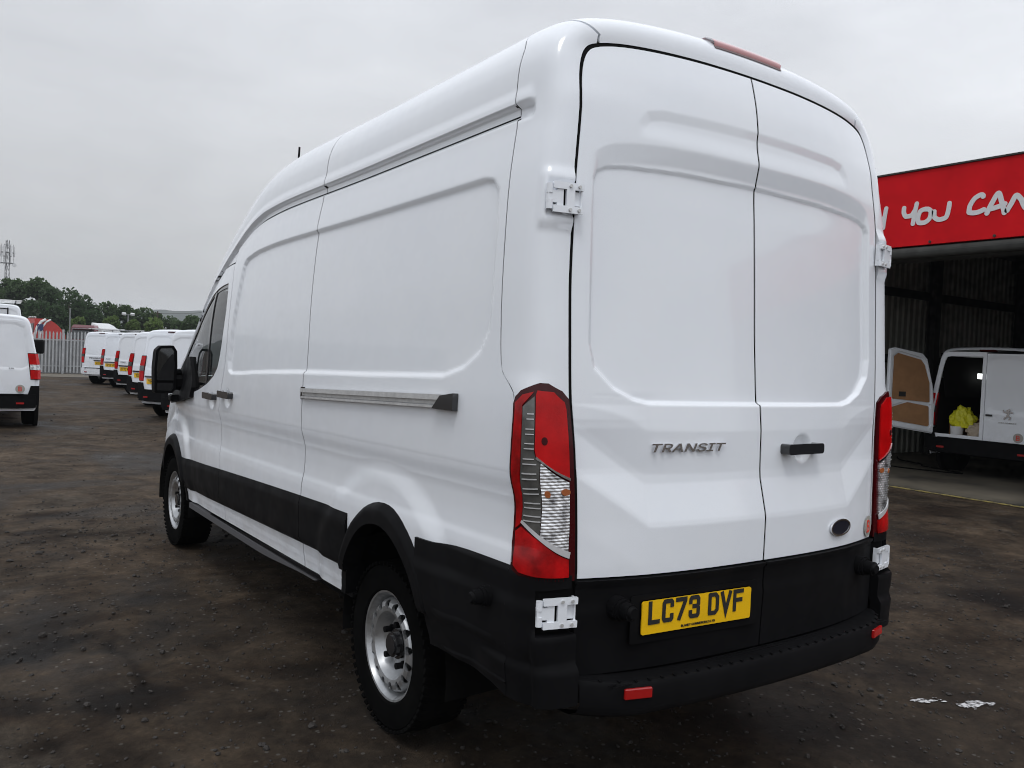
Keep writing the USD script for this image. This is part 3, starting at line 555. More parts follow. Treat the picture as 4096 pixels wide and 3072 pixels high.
        for tb, ub in ((.64, 1.118), (.89, 1.122)):
            lamp(ell(tb, ub, .05, .011, 14), .0185, M['amber'], 'indicator_bulb', tl, .03, .002, q)
        lamp(ell(.64, 1.283, .05, .013, 14), .0175, M['darkred'], 'bulb_spot', tl, .03, .002, q)
        # hinges
        for hz, hu in ((HINGE_UP, 1), (HINGE_LO, 0)):
            A, B_ = (np.array(surround(np.array(c_), np.array(hz))) for c_ in (.64 if hu else .55, .985))
            C_ = np.array([-.820, rear_y(np.array(-.820), np.array(hz + .034)) - .004, 0]) if hu else B_ + [0, -.012, 0]; C_[2] = A[2]
            mid, ex = (A + C_) / 2, C_ - A; wd = np.hypot(ex[0], ex[1]); ex = np.array([ex[0], ex[1], 0]) / wd; nz = np.cross(ex, [0, 0, 1.0])
            I_ = shapely.union_all([shapely.box(-.42 * wd, .028, .5 * wd, .046), shapely.box(-.42 * wd, -.046, .5 * wd, -.028), shapely.box(-.02 * wd, -.04, .2 * wd, .04)]).buffer(.002)
            K_ = shapely.union_all([shapely.box(-.60 * wd, -.018, -.30 * wd, .020), shapely.box(-.32 * wd, -.026, -.12 * wd, .027)])
            J_ = shapely.box(.18 * wd, -.022, .5 * wd, .022)
            M4 = np.eye(4); M4[:3, 0], M4[:3, 1], M4[:3, 2], M4[:3, 3] = ex, [0, 0, 1], nz, mid
            def place(m): m = m.copy(); m.apply_transform(M4); return q(m)
            hg = obj('hinge', place(cat_([T(extr(I_, .010), (0, 0, .020)), box((.05 * wd, .092, .02), (.46 * wd, 0, .012))])), M['white'], t)
            obj('hinge_knuckle', place(cat_([T(extr(K_, .018), (0, 0, .008)), cyl(.011, .030, (-.52 * wd, .026, .018), 'y'), cyl(.011, .030, (-.52 * wd, -.024, .018), 'y')])), M['white'], hg)
            for bx_, bz2 in ((.08, .037), (.08, -.037), (.36, .037), (.36, -.037)): obj('hinge_bolt', place(T(cyl(.0055, .006, n=8), (bx_ * wd, bz2, .032))), M['rail'], hg)
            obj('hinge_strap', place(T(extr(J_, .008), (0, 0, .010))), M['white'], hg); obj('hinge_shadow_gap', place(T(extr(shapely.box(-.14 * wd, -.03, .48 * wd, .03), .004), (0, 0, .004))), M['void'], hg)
    # high brake light in the header
    xr = np.linspace(-.20, .20, 25)
    ux = np.interp(np.abs(xr), -loft(np.full(200, .4), np.linspace(3.5, 2.7, 200))[0], np.linspace(3.5, 2.7, 200))
    rows, dk = [], []
    for tt, o in ((.40, .001), (.45, .010), (.58, .012), (.68, .010), (.72, .001)):
        P = np.stack(surround(np.full(25, tt), ux), -1); P[:, 0] = np.sign(xr) * np.abs(P[:, 0]); P[:, 1] -= o * .7; P[:, 2] += o * .7 + .002; rows.append(P)
    G = np.stack(rows); n_, m_ = G.shape[:2]; fc = []
    for i in range(n_ - 1):
        for j in range(m_ - 1):
            a = i * m_ + j; fc += [(a, a + 1, a + m_ + 1), (a, a + m_ + 1, a + m_)]
    bl = obj('brake_light', (G.reshape(-1, 3), np.array(fc)), M['brakered'], t, True)
    obj('brake_light_edge', (np.vstack([G[-1], G[-1] + [0, -.006, -.010]]), np.array([(j, j + 1, j + 26) for j in range(24)] + [(j, j + 26, j + 25) for j in range(24)])), M['darkred'], bl)
    # sliding-door rail and handles on the near side
    rz = lambda y: 1.372 + (2.13 - y) * .0205
    tr = obj('door_rail', panel(Polygon([(.62, rz(.62) - .052), (.62, rz(.62) + .006), (2.135, rz(2.135) + .008), (2.135, rz(2.135) - .05)]), surf(loft, -.002), .1, .01, .006, -1), M['void'], t, True)
    for dz, h, o in ((-.008, .020, .020), (-.026, .016, .008), (-.042, .010, .016)):
        pp = Polygon([(.70, rz(.70) + dz - h / 2), (.70, rz(.70) + dz + h / 2), (2.10, rz(2.10) + dz + h / 2), (2.10, rz(2.10) + dz - h / 2)])
        obj('rail_strip', panel(pp, surf(loft, o), .1, .006, .014, -1), M['rail'], tr, True)
    obj('rail_front_cap', panel(Polygon([(2.085, rz(2.09) - .05), (2.085, rz(2.09) + .008), (2.135, rz(2.13) + .008), (2.135, rz(2.13) - .05)]), surf(loft, .004), .03, .03, .01, -1), M['gloss'], tr, True)
    obj('rail_end_cap', panel(Polygon([(.61, rz(.61) - .054), (.612, rz(.61) + .008), (.705, rz(.7) - .002), (.76, rz(.76) - .05)]), surf(loft, .024), .02, .02, .022, -1), M['gloss'], tr, True)
    for hy, hz in ((3.757, 1.241), (3.402, 1.270)):
        X = float(loft(np.array(hy), np.array(hz))[0]); m_ = grip(.235, .042, .03)
        M4 = np.eye(4); M4[:3, 0], M4[:3, 1], M4[:3, 2], M4[:3, 3] = [0, -1, 0], [0, 0, 1], [-1, 0, 0], [X - .022, hy, hz]; m_.apply_transform(M4)
        obj('door_handle', m_, M['gloss'], t, 30)
    # scuff on the cab door gap
    for s in (1, -1):
        q = (lambda m: m) if s > 0 else flipx
        # mirror: triangle foot on the door, arm, housing, glass
        foot = panel(Polygon([(4.60, 1.87), (4.72, 1.87), (4.88, 1.72), (4.98, 1.45), (4.98, 1.17), (4.60, 1.20), (4.27, 1.26), (4.26, 1.36), (4.34, 1.55), (4.47, 1.80)]).buffer(.01), surf(loft, lambda y, u_: .012 + .02 * smooth01((1.5 - u_) / .3)), .04, .03, .05, -1)
        mr = obj('door_mirror', q(foot), M['black'], t, True)
        obj('mirror_arm', q(cat_([box((.14, .12, .11), (-1.02, 4.72, 1.285), .03, rz=.1), box((.10, .10, .05), (-1.0, 4.72, 1.17), .02), bar((-.97, 4.74, 1.36), (-1.10, 4.72, 1.34), .03)])), M['black'], mr)
        shp = Polygon([(-.060, -.165), (.045, -.168), (.064, -.145), (.070, .02), (.064, .13), (.044, .16), (-.035, .155), (-.058, .132), (-.067, .0)]).buffer(.014)
        base = extr(shp, .05); inner = affinity.scale(shp, .8, .86)
        hull = trimesh.convex.convex_hull(np.vstack([base.vertices, T(extr(inner, .01), (0, 0, -.06)).vertices]))
        Mx = np.eye(4); nrm = np.array([.10, -1, -.02]); nrm /= np.linalg.norm(nrm); xx = np.cross([0, 0, 1.0], nrm); xx /= np.linalg.norm(xx); yv = np.cross(nrm, xx)
        Mx[:3, 0], Mx[:3, 1], Mx[:3, 2], Mx[:3, 3] = xx, yv, nrm, [-1.105, 4.70, 1.388]
        def pm(m): m = m.copy(); m.apply_transform(Mx); return q(m)
        lip = extr(shp.difference(shp.buffer(-.018)), .012)
        obj('mirror_housing', pm(cat_([hull, T(lip, (0, 0, .05))])), M['black'], mr)
        up, lo_ = shp.buffer(-.020).intersection(shapely.box(-1, -.085, 1, 1)), shp.buffer(-.020).intersection(shapely.box(-1, -1, 1, -.105))
        obj('mirror_glass', pm(T(extr(up, .004), (0, 0, .051))), M['mirror'], mr); obj('wide_mirror_glass', pm(T(extr(lo_, .004), (0, 0, .051))), M['mirror'], mr)
    # aerial
    obj('aerial', cat_([bar((-.58, 3.47, 2.56), (-.600, 3.376, 2.872), .004), bar((-.592, 3.41, 2.77), (-.600, 3.376, 2.872), .0065), cyl(.02, .04, (-.58, 3.47, 2.57))]), M['black'], t)
    return t

def tyre_mesh(r, w, rim):
    h = w / 2
    prof = [(rim, -h * .80), (rim + .012, -h * .92), (r - .055, -h), (r - .022, -h * .93), (r - .006, -h * .78), (r, -h * .5), (r, h * .5), (r - .006, h * .78), (r - .022, h * .93), (r - .055, h), (rim + .012, h * .92), (rim, h * .80)]
    body = lathe(prof, 72)
    blocks = []
    for a in np.linspace(0, 2 * np.pi, 60, endpoint=False):      # shoulder tread blocks
        for sg in (-1, 1):
            b = box((w * .26, .022, .014), (sg * h * .72, 0, r - .0085), .002, rz=sg * .25); blocks.append(T(b, rx=a))
        b = box((w * .22, .026, .010), (0, 0, r - .003), .003, rz=.3); blocks.append(T(b, rx=a + .03))
    return cat_([body] + blocks)
TYRE = tyre_mesh(.350, .228, .222)
def steel_rim():
    """Outer face looks towards -x."""
    lip = lathe([(.222, .085), (.205, .075), (.200, -.045), (.212, -.062), (.226, -.072), (.230, -.088), (.226, -.096), (.218, -.094), (.208, -.075), (.196, -.055), (.192, .03)], 64)
    prof = [(.196, .012), (.190, -.012), (.178, -.030), (.160, -.036), (.140, -.030), (.128, -.010), (.118, .012), (.105, .024), (.060, .026), (.060, .034), (.125, .034), (.135, .0), (.150, -.020), (.170, -.022), (.184, 0), (.190, .02)]
    prof = [(a_, b_ - .060) for a_, b_ in prof]
    d = lathe(prof + [prof[0]], 80)
    dm = manifold3d.Manifold(manifold3d.Mesh(np.asarray(trimesh.Trimesh(d.vertices, d.faces, process=True).vertices, np.float32), np.asarray(trimesh.Trimesh(d.vertices, d.faces, process=True).faces, np.uint32)))
    if dm.is_empty() or dm.status() != manifold3d.Error.NoError:
        return lip, d
    if dm.volume() < 0:
        d.invert()
    holes = []
    for a in np.linspace(0, 2 * np.pi, 16, endpoint=False):
        c = manifold3d.Manifold.cylinder(.2, .0185, .0185, 14, True).rotate((0, 90, 0)).translate((0, .168, 0)).rotate((math.degrees(a), 0, 0)); holes.append(c)
    cut = manifold3d.Manifold.batch_boolean(holes, manifold3d.OpType.Add); r = dm - cut; mm = r.to_mesh()
    return lip, trimesh.Trimesh(mm.vert_properties[:, :3], mm.tri_verts, process=False)
RIM_LIP, RIM_DISC = steel_rim()
def wheel(t, yc, s):
    q = (lambda m: m) if s > 0 else flipx
    c = np.array([-.835, yc, .352]); rot = .2 + yc
    w = obj('wheel', q(T(RIM_LIP, c, rx=rot)), M['steel'], t, 35)
    obj('tyre', q(T(TYRE, c)), M['rubber'], w, 30)
    obj('wheel_disc', q(T(RIM_DISC, c, rx=rot)), M['steel'], w, 35)
    obj('wheel_back', q(T(cyl(.196, .02, (.055, 0, 0), 'x', 40), c)), M['void'], w)
    obj('hub', q(T(cat_([cyl(.062, .03, (-.042, 0, 0), 'x', 28), cyl(.050, .03, (-.064, 0, 0), 'x', 28, r2=.05), cyl(.040, .01, (-.082, 0, 0), 'x', 24)]), c)), M['gloss'], w, 30)
    for a in np.linspace(0, 2 * np.pi, 5, endpoint=False):
        n = cat_([cyl(.013, .045, (0, 0, 0), 'x', 12), cyl(.017, .012, (.014, 0, 0), 'x', 12)]); n = T(n, (-.054, .088, 0)); obj('wheel_nut', q(T(T(n, rx=a + .35), c, rx=rot)), M['black'], w, 30)
VAN = big_van()
# ---------------------------------------------------------------- ground
def axis(knots):
    out = []
    for (a, b, s) in knots: out.append(np.arange(a, b, s))
    return np.concatenate(out + [[knots[-1][1]]])
gx = axis([(-3000, -200, 400), (-200, -30, 17), (-30, -7, 1.15), (-7, 6.6, .045), (6.6, 12, .25), (12, 40, 2.0), (40, 200, 16), (200, 3000, 400)])
gy = axis([(-3000, -100, 290), (-100, -6, 4.7), (-6, -1.2, .4), (-1.2, 8, .045), (8, 14, .10), (14, 22, .25), (22, 60, 1.5), (60, 200, 10), (200, 3000, 400)])
GX, GY = np.meshgrid(gx, gy, indexing='ij')
def ground_z(x, y):
    p = np.stack([x * .9, y * .9, 0 * x], -1)
    rough = meshkit.fbm(p, 4, 3) - .5; fine_ = meshkit.noise(np.stack([x * 7, y * 7, 0 * x], -1), 9) - .5; grit = meshkit.noise(np.stack([x * 12, y * 12, 0 * x], -1), 12) - .5
    near = np.clip(1 - np.maximum(np.abs(x) - 8, 0) / 4, 0, 1) * np.clip(1 - np.maximum(np.abs(y - 5) - 10, 0) / 6, 0, 1) * np.clip((8.3 - x) / .5, 0, 1)
    return np.minimum(0, -.006 + near * (rough * .022 + fine_ * .009 + grit * .009))
GZ = ground_z(GX, GY)
nx_, ny_ = GX.shape; I_, J_ = np.meshgrid(np.arange(nx_ - 1), np.arange(ny_ - 1), indexing='ij'); a_ = (I_ * ny_ + J_).ravel()
gf = np.vstack([np.stack([a_, a_ + ny_, a_ + ny_ + 1], 1), np.stack([a_, a_ + ny_ + 1, a_ + 1], 1)])
M['yard'] = usdkit.material(stage, L + 'yard_ground', {
    'g': ('geometry', {}),
    'big': ('noise_texture', {'scale': .55, 'detail': 6.0, 'roughness': .62, 'distortion': .6}), 'med': ('noise_texture', {'scale': 2.6, 'detail': 8.0, 'roughness': .7, 'distortion': .4}), 'fine': ('noise_texture', {'scale': 13.0, 'detail': 9.0, 'roughness': .85}),
    'cr': ('rgb_ramp', {'ramp': [(.34, (.017, .0132, .0102)), (.45, (.042, .0322, .0232)), (.54, (.066, .0500, .0355)), (.62, (.062, .0530, .0440)), (.72, (.080, .0700, .0590))]}),
    'c2': ('rgb_ramp', {'ramp': [(.34, (.36, .31, .27)), (.46, (.80, .74, .68)), (.55, (1.1, 1.06, 1.0)), (.66, (1.55, 1.48, 1.4))]}),
    'c3': ('rgb_ramp', {'ramp': [(.30, (.30, .29, .28)), (.45, (.85, .84, .83)), (.55, (1.15, 1.13, 1.1)), (.66, (1.8, 1.75, 1.7)), (.74, (3.2, 3.1, 3.0))]}),
    'm1': ('mix_color', {'blend_type': 'multiply', 'fac': 1.0, 'use_clamp': False}), 'm2': ('mix_color', {'blend_type': 'multiply', 'fac': .85, 'use_clamp': False}),
    'v': ('voronoi_texture', {'scale': 34.0}), 'vr': ('rgb_ramp', {'ramp': [(.0, (1, 1, 1)), (.22, (1, 1, 1)), (.34, (.0, .0, .0)), (1, (0, 0, 0))]}), 'vc': ('math', {'math_type': 'greater_than', 'value2': .90}), 'vs': ('separate_color', {}), 'vm': ('math', {'math_type': 'multiply'}),
    'da': ('attribute', {'attribute': 'damp'}), 'dr': ('rgb_ramp', {'ramp': [(0, (1.75, 1.70, 1.65)), (.5, (1, 1, 1)), (.78, (.42, .37, .33)), (1, (.22, .19, .17))]}), 'dh': ('math', {'math_type': 'multiply_add', 'value2': .5, 'value3': .5}), 'm4': ('mix_color', {'blend_type': 'multiply', 'fac': 1.0, 'use_clamp': False}),
    'm3': ('mix_color', {'blend_type': 'mix', 'b': (.115, .105, .092)}),
    'rr': ('map_range', {'from_min': .35, 'from_max': .6, 'to_min': .48, 'to_max': .92}),
    'ba': ('math', {'math_type': 'multiply_add', 'value2': .6}), 'b': ('bump', {'distance': .03, 'strength': 1.0}), 'p': ('principled_bsdf', {'specular_ior_level': .18})},
    [('g.position', 'big.vector'), ('g.position', 'med.vector'), ('g.position', 'fine.vector'), ('g.position', 'v.vector'), ('big.fac', 'cr.fac'), ('med.fac', 'c2.fac'), ('fine.fac', 'c3.fac'),
     ('cr.color', 'm1.a'), ('c2.color', 'm1.b'), ('m1.result', 'm2.a'), ('c3.color', 'm2.b'), ('v.distance', 'vr.fac'), ('v.color', 'vs.color'), ('vs.r', 'vc.value1'), ('vr.color', 'vm.value1'), ('vc.value', 'vm.value2'), ('vm.value', 'm3.fac'), ('m2.result', 'm3.a'), ('da.fac', 'dh.value1'), ('dh.value', 'dr.fac'), ('m3.result', 'm4.a'), ('dr.color', 'm4.b'), ('m4.result', 'p.base_color'),
     ('big.fac', 'rr.value'), ('rr.result', 'p.roughness'), ('med.fac', 'ba.value1'), ('fine.fac', 'ba.value3'), ('ba.value', 'b.height'), ('b.normal', 'p.normal')], surface='p.BSDF')
# where the surface is damp (dark, +) or dry and worn (pale, -): stains with shapes of their own
STAIN = [(-1.63, 6.6, .28, .14, .9), (-1.76, 5.87, .35, .10, .8), (-1.45, 5.65, .35, .10, .8), (-2.12, 2.76, .20, .06, 1.0), (-1.97, 2.88, .18, .06, 1.0), (-1.85, 2.95, .16, .06, .9), (-1.74, 1.92, .15, .10, 1.2), (-1.66, 2.6, .035, .36, .9), (-1.70, 2.15, .04, .25, .8), (-2.22, 2.22, .12, .12, .8),
         (-1.69, 3.23, .22, .08, .7), (-.92, 2.03, .22, .14, .7), (-2.2, 1.75, .15, .12, .7), (3.83, 1.04, .30, .16, 1.0), (3.70, .80, .25, .12, .9), (7.2, 3.36, .8, .35, .6), (-2.0, 2.6, .28, .14, -1.0), (-1.83, 2.52, .18, .12, -.9), (-1.97, 2.3, .22, .12, -.8), (-2.05, 3.85, .30, .25, -.6), (-3.2, 8.5, 1.4, .5, .5), (-2.6, 11.0, 1.5, .6, -.5), (2.6, .6, 1.0, .4, .3), (-1.3, 4.4, .4, .9, -.4), (-3.0, 5.2, .6, .8, -.5)]
damp = np.zeros_like(GX)
wx_, wy_ = GX + .35 * (meshkit.fbm(np.stack([GX * 2.2, GY * 2.2, 0 * GX], -1), 4, 21) - .5), GY + .35 * (meshkit.fbm(np.stack([GX * 2.2, GY * 2.2, 0 * GX + 5], -1), 4, 22) - .5)
for cx, cy, sx, sy, k in STAIN: damp = damp + k * np.exp(-(((wx_ - cx) / sx) ** 2 + ((wy_ - cy) / sy) ** 2) ** 1.5)
for off in (0.0, 1.62):                       # wheel tracks running along the yard
    tx = -2.15 - off + .22 * np.sin(wy_ * .45 + .6); damp = damp + .55 * np.exp(-((wx_ - tx) / .11) ** 4) * (.4 + .6 * meshkit.noise(np.stack([GX * 3, GY * 1.3, 0 * GX], -1), 31)) * np.clip((24 - GY) / 6, 0, 1)
gmesh = usdkit.mesh(stage, '/World/ground', (np.stack([GX.ravel(), GY.ravel(), (GZ - .006 * np.clip(damp, -1, 1)).ravel()], 1), gf), M['yard'], True); _used[('/World', 'ground')] = 1
UsdGeom.PrimvarsAPI(gmesh).CreatePrimvar('damp', Sdf.ValueTypeNames.FloatArray, 'vertex').Set(Vt.FloatArray.FromNumpy(damp.ravel().astype(np.float32)))
tag(gmesh.GetPrim(), kind='structure')
# loose stones
M['stone'] = usdkit.material(stage, L + 'loose_stone', {'g': ('geometry', {}), 'r': ('rgb_ramp', {'ramp': [(0, (.022, .018, .015)), (.45, (.045, .036, .028)), (.85, (.085, .070, .054)), (.96, (.19, .18, .16)), (1, (.42, .41, .39))]}), 'p': ('principled_bsdf', {'roughness': .75})},
    [('g.random_per_island', 'r.fac'), ('r.color', 'p.base_color')], surface='p.BSDF')
ico = trimesh.creation.icosphere(0); V_, F_ = [], []; n_ = 0
for k in range(15000):
    if k < 11000: x, y = rng.uniform(-5.5, 5.5), rng.uniform(-1.2, 7)
    else: x, y = rng.uniform(-9, 7), rng.uniform(-1, 18)
    if math.hypot(x - EYE[0], y - EYE[1]) < .8: continue
    r = min(.0045 + rng.exponential(.0032), .022)
    v = ico.vertices * rng.uniform(.6, 1.25, 3) * rng.uniform(.85, 1.15, (12, 1)) * r; a = rng.uniform(0, 6.28); c, s = math.cos(a), math.sin(a)
    v = v @ np.array([[c, -s, 0], [s, c, 0], [0, 0, .75]]).T
    V_.append(v + [x, y, float(ground_z(np.array(x), np.array(y))) + r * .25]); F_.append(ico.faces + n_); n_ += 12
tag(obj('loose_stones', (np.vstack(V_), np.vstack(F_)), M['stone']), 'small dark and pale stones scattered over the yard', 'gravel', kind='stuff')
# white spill near the right edge
M['spill'] = usdkit.material(stage, L + 'white_spill', {'g': ('geometry', {}), 'n': ('noise_texture', {'scale': 45.0, 'detail': 5.0}), 'r': ('rgb_ramp', {'ramp': [(.40, (.05, .045, .042)), (.52, (.55, .55, .56))]}), 'p': ('principled_bsdf', {'roughness': .8})}, [('g.position', 'n.vector'), ('n.fac', 'r.fac'), ('r.color', 'p.base_color')], surface='p.BSDF')
def blob(cx, cy, rx, ry, seed, n=40, rot=0.0):
    r = np.random.default_rng(seed); t = np.linspace(0, 2 * np.pi, n, endpoint=False); k = 1 + .55 * (r.random(n) - .5); a, b = rx * k * np.cos(t), ry * k * np.sin(t)
    return Polygon(np.stack([cx + a * math.cos(rot) - b * math.sin(rot), cy + a * math.sin(rot) + b * math.cos(rot)], 1)).buffer(0)
ms = []
for pl in (*[blob(1.66 + a_ * .9, .085 - a_ * .25 + b_, r_, r_ * .4, 20 + i_, 18, -.3) for i_, (a_, b_, r_) in enumerate(zip(rng.normal(0, .050, 46), rng.normal(0, .018, 46), rng.uniform(.006, .03, 46)))], *[blob(1.485 + a_, .225 - a_ * .3 + b_, r_, r_ * .4, 80 + i_, 16, -.3) for i_, (a_, b_, r_) in enumerate(zip(rng.normal(0, .04, 22), rng.normal(0, .012, 22), rng.uniform(.005, .022, 22)))]):
    m = panel(pl, surf(lambda a, b: (a, b, ground_z(a, b) + .004)), .012, .012, 0, 1); ms.append(m)
nn = np.cumsum([0] + [len(m[0]) for m in ms])
tag(obj('white_spill', (np.vstack([m[0] for m in ms]), np.vstack([m[1] + k for m, k in zip(ms, nn)])), M['spill'], smooth=True), 'small splash of white paint on the dark ground behind the large van', 'paint spill', kind='stuff')

# ---------------------------------------------------------------- garage on the right
FX = 8.6
M['signred'] = mat('sign_red', (.56, .007, .012), .6, spec=.10, var=.12, vscale=2.5)
M['signwhite'] = mat('sign_white', (.62, .63, .64), .5)
M['clad'] = mat('grey_cladding', (.27, .27, .235), .7, spec=.2, var=.2, vscale=3)
M['iron'] = mat('dark_steel', (.045, .046, .043), .7, spec=.2, var=.3, vscale=5)
M['conc'] = usdkit.material(stage, L + 'concrete_floor', {'g': ('geometry', {}), 'n': ('noise_texture', {'scale': .9, 'detail': 7.0, 'roughness': .65}), 'r': ('rgb_ramp', {'ramp': [(.36, (.035, .032, .026)), (.5, (.095, .083, .062)), (.7, (.14, .122, .092))]}), 'n2': ('noise_texture', {'scale': 14.0, 'detail': 5.0}), 'b': ('bump', {'distance': .004}), 'p': ('principled_bsdf', {'roughness': .7})},
    [('g.position', 'n.vector'), ('n.fac', 'r.fac'), ('r.color', 'p.base_color'), ('g.position', 'n2.vector'), ('n2.fac', 'b.height'), ('b.normal', 'p.normal')], surface='p.BSDF')
M['yellow'] = usdkit.material(stage, L + 'worn_yellow_line', {'g': ('geometry', {}), 'n': ('noise_texture', {'scale': 11.0, 'detail': 5.0}), 'r': ('rgb_ramp', {'ramp': [(.38, (.08, .07, .05)), (.55, (.30, .24, .07))]}), 'p': ('principled_bsdf', {'roughness': .7})}, [('g.position', 'n.vector'), ('n.fac', 'r.fac'), ('r.color', 'p.base_color')], surface='p.BSDF')
tag(obj('concrete_floor', box((14.6, 16.0, .2), (FX + 7.42, .2, -.085)), M['conc']), kind='structure')
tag(obj('yellow_line', box((.055, 15.5, .008), (FX + .06, .2, .004)), M['yellow']), 'worn yellow line along the garage threshold', 'line')
gar = thing('garage', 'grey clad garage with a wide open front under a red fascia', 'garage')
def cladding_sheet(w, h, ribs=5):
    """A trapezoid-profile sheet in the xz plane, facing -y."""
    p = w / ribs; xs, ys = [], []
    for k in range(ribs):
        for dx, dy in ((0, 0), (.55, 0), (.65, -.035), (.90, -.035)): xs.append((k + dx) * p); ys.append(dy)
    xs.append(w); ys.append(0); n = len(xs); v = [(x, y, 0) for x, y in zip(xs, ys)] + [(x, y, h) for x, y in zip(xs, ys)]
    return trimesh.Trimesh(v, [f for i in range(n - 1) for f in ((i, i + 1, n + i + 1), (i, n + i + 1, n + i))], process=False)
cs = cladding_sheet(.995, 4.26)
lw = obj('side_wall', box((14.0, .06, 4.24), (FX + 7.3, 7.62, 2.14)), M['iron'], gar)
for k in range(14): obj('cladding_sheet', T(cs, (FX + .3 + k, 7.55, .02)), M['clad'], lw)
bw = obj('back_wall', box((.06, 15.6, 4.24), (FX + 14.4, .2, 2.14)), M['iron'], gar)
for k in range(15): obj('cladding_sheet', T(T(cs, rz=-np.pi / 2), (FX + 14.32, 7.5 - k, .02)), M['clad'], bw)
obj('far_side_wall', box((14.0, .1, 4.24), (FX + 7.3, -7.4, 2.14)), M['iron'], gar)
rf = obj('roof', box((14.5, 15.2, .06), (FX + 7.4, .1, 4.32)), M['iron'], gar)
for k in range(4): obj('roof_beam', cat_([box((.12, 15.0, .28), (FX + 2.0 + 3.6 * k, .1, 4.14))]), M['iron'], rf)
for k in range(4): obj('column', cat_([box((.20, .012, 4.2), (FX + 2.0 + 3.6 * k, 7.40, 2.1)), box((.20, .012, 4.2), (FX + 2.0 + 3.6 * k, 7.25, 2.1)), box((.012, .14, 4.2), (FX + 2.0 + 3.6 * k, 7.325, 2.1))]), M['iron'], gar)
for z in (3.2, 1.9): obj('wall_rail', box((13.6, .07, .16), (FX + 7.3, 7.45, z)), M['iron'], gar)
obj('corner_post', box((.30, .35, 3.3), (FX + .15, 7.65, 1.66)), M['iron'], gar); obj('corner_post', box((.30, .35, 3.3), (FX + .15, -7.3, 1.66)), M['iron'], gar)
obj('lintel', cat_([box((.30, 15.2, .22), (FX + .22, .15, 3.29), .02), cyl(.075, 15.2, (FX + .0, .15, 3.27), 'y', 20), box((.5, 15.2, .1), (FX + .45, .15, 3.45))]), M['iron'], gar)
obj('roller_housing', T(trimesh.convex.convex_hull(np.array([(0, y, z) for y in (-7.2, 7.3) for z in (3.42, 3.78)] + [(1.1, y, z) for y in (-7.2, 7.3) for z in (3.50, 3.72)])), (FX + .5, 0, 0)), M['iron'], gar)
fa = thing('fascia_sign', 'long red fascia sign with white hand-drawn lettering above the garage opening', 'sign')
obj('board', box((.10, 15.4, 1.02), (FX, .15, 3.87), .004), M['signred'], fa)
obj('top_trim', box((.14, 15.42, .022), (FX, .15, 4.393)), M['iron'], fa)
for y in np.arange(-6.6, 7.6, .84): obj('bolt', T(cyl(.018, .02, n=10), (FX - .055, y, 3.395), ry=np.pi / 2), M['iron'], fa)
# lettering: strokes measured on the board, (y, z)
def stroke(pts, w=.052):
    p = PC(np.arange(len(pts)), np.array(pts, float)); t = np.linspace(0, len(pts) - 1, 12 * len(pts)); return LineString(p(t)).buffer(w, quad_segs=5)
LET = {'letter_y': [[(4.984, 3.922), (5.001, 3.798), (5.016, 3.651)], [(5.135, 3.873), (5.11, 3.78), (5.062, 3.745), (5.009, 3.799)]],
 'letter_y_': [[(4.535, 3.932), (4.558, 3.805), (4.575, 3.663)], [(4.716, 3.894), (4.717, 3.839), (4.678, 3.773), (4.617, 3.776), (4.564, 3.835)]],
 'letter_o': [[(4.404, 3.844), (4.477, 3.824), (4.508, 3.728), (4.49, 3.668), (4.422, 3.661), (4.344, 3.709), (4.327, 3.792), (4.374, 3.84), (4.411, 3.842)]],
 'letter_u': [[(4.284, 3.794), (4.28, 3.73), (4.205, 3.679), (4.121, 3.698), (4.091, 3.792), (4.082, 3.881)]],
 'letter_c': [[(3.648, 3.914), (3.676, 3.938), (3.747, 3.907), (3.815, 3.793), (3.818, 3.732), (3.736, 3.715), (3.632, 3.743)]],
 'letter_a': [[(3.589, 3.691), (3.532, 3.818), (3.461, 3.929), (3.416, 3.817), (3.376, 3.673)], [(3.553, 3.741), (3.464, 3.756), (3.376, 3.785)]],
 'letter_n': [[(3.346, 3.696), (3.3, 3.775), (3.243, 3.873), (3.192, 3.827), (3.12, 3.70), (3.06, 3.80), (3.0, 3.92)]]}
from scipy.interpolate import PchipInterpolator as PC
for nm, st in LET.items():
    m = extr(shapely.union_all([stroke(q, .031) for q in st]), .006); v = m.vertices
    obj(nm.rstrip('_'), trimesh.Trimesh(np.stack([FX - .0505 - v[:, 2], v[:, 0], v[:, 1]], 1), m.faces[:, ::-1], process=False), M['signwhite'], fa)
# cable on the concrete
cb = np.array([(10.7, 7.1), (10.85, 6.65), (11.0, 6.3), (10.95, 5.95), (11.0, 5.75), (11.2, 5.12), (11.28, 5.10), (11.40, 5.35), (11.58, 5.75), (11.62, 5.95), (11.9, 6.15), (12.1, 6.6), (12.6, 7.0)])
t_ = np.linspace(0, len(cb) - 1, 120); cp_ = np.stack([PC(np.arange(len(cb)), cb[:, 0])(t_), PC(np.arange(len(cb)), cb[:, 1])(t_), np.full(120, .028)], 1)
tag(obj('cable', tube(cp_, .011, 6), M['rubber'], smooth=True), 'thin black cable looped on the concrete floor of the garage', 'cable')
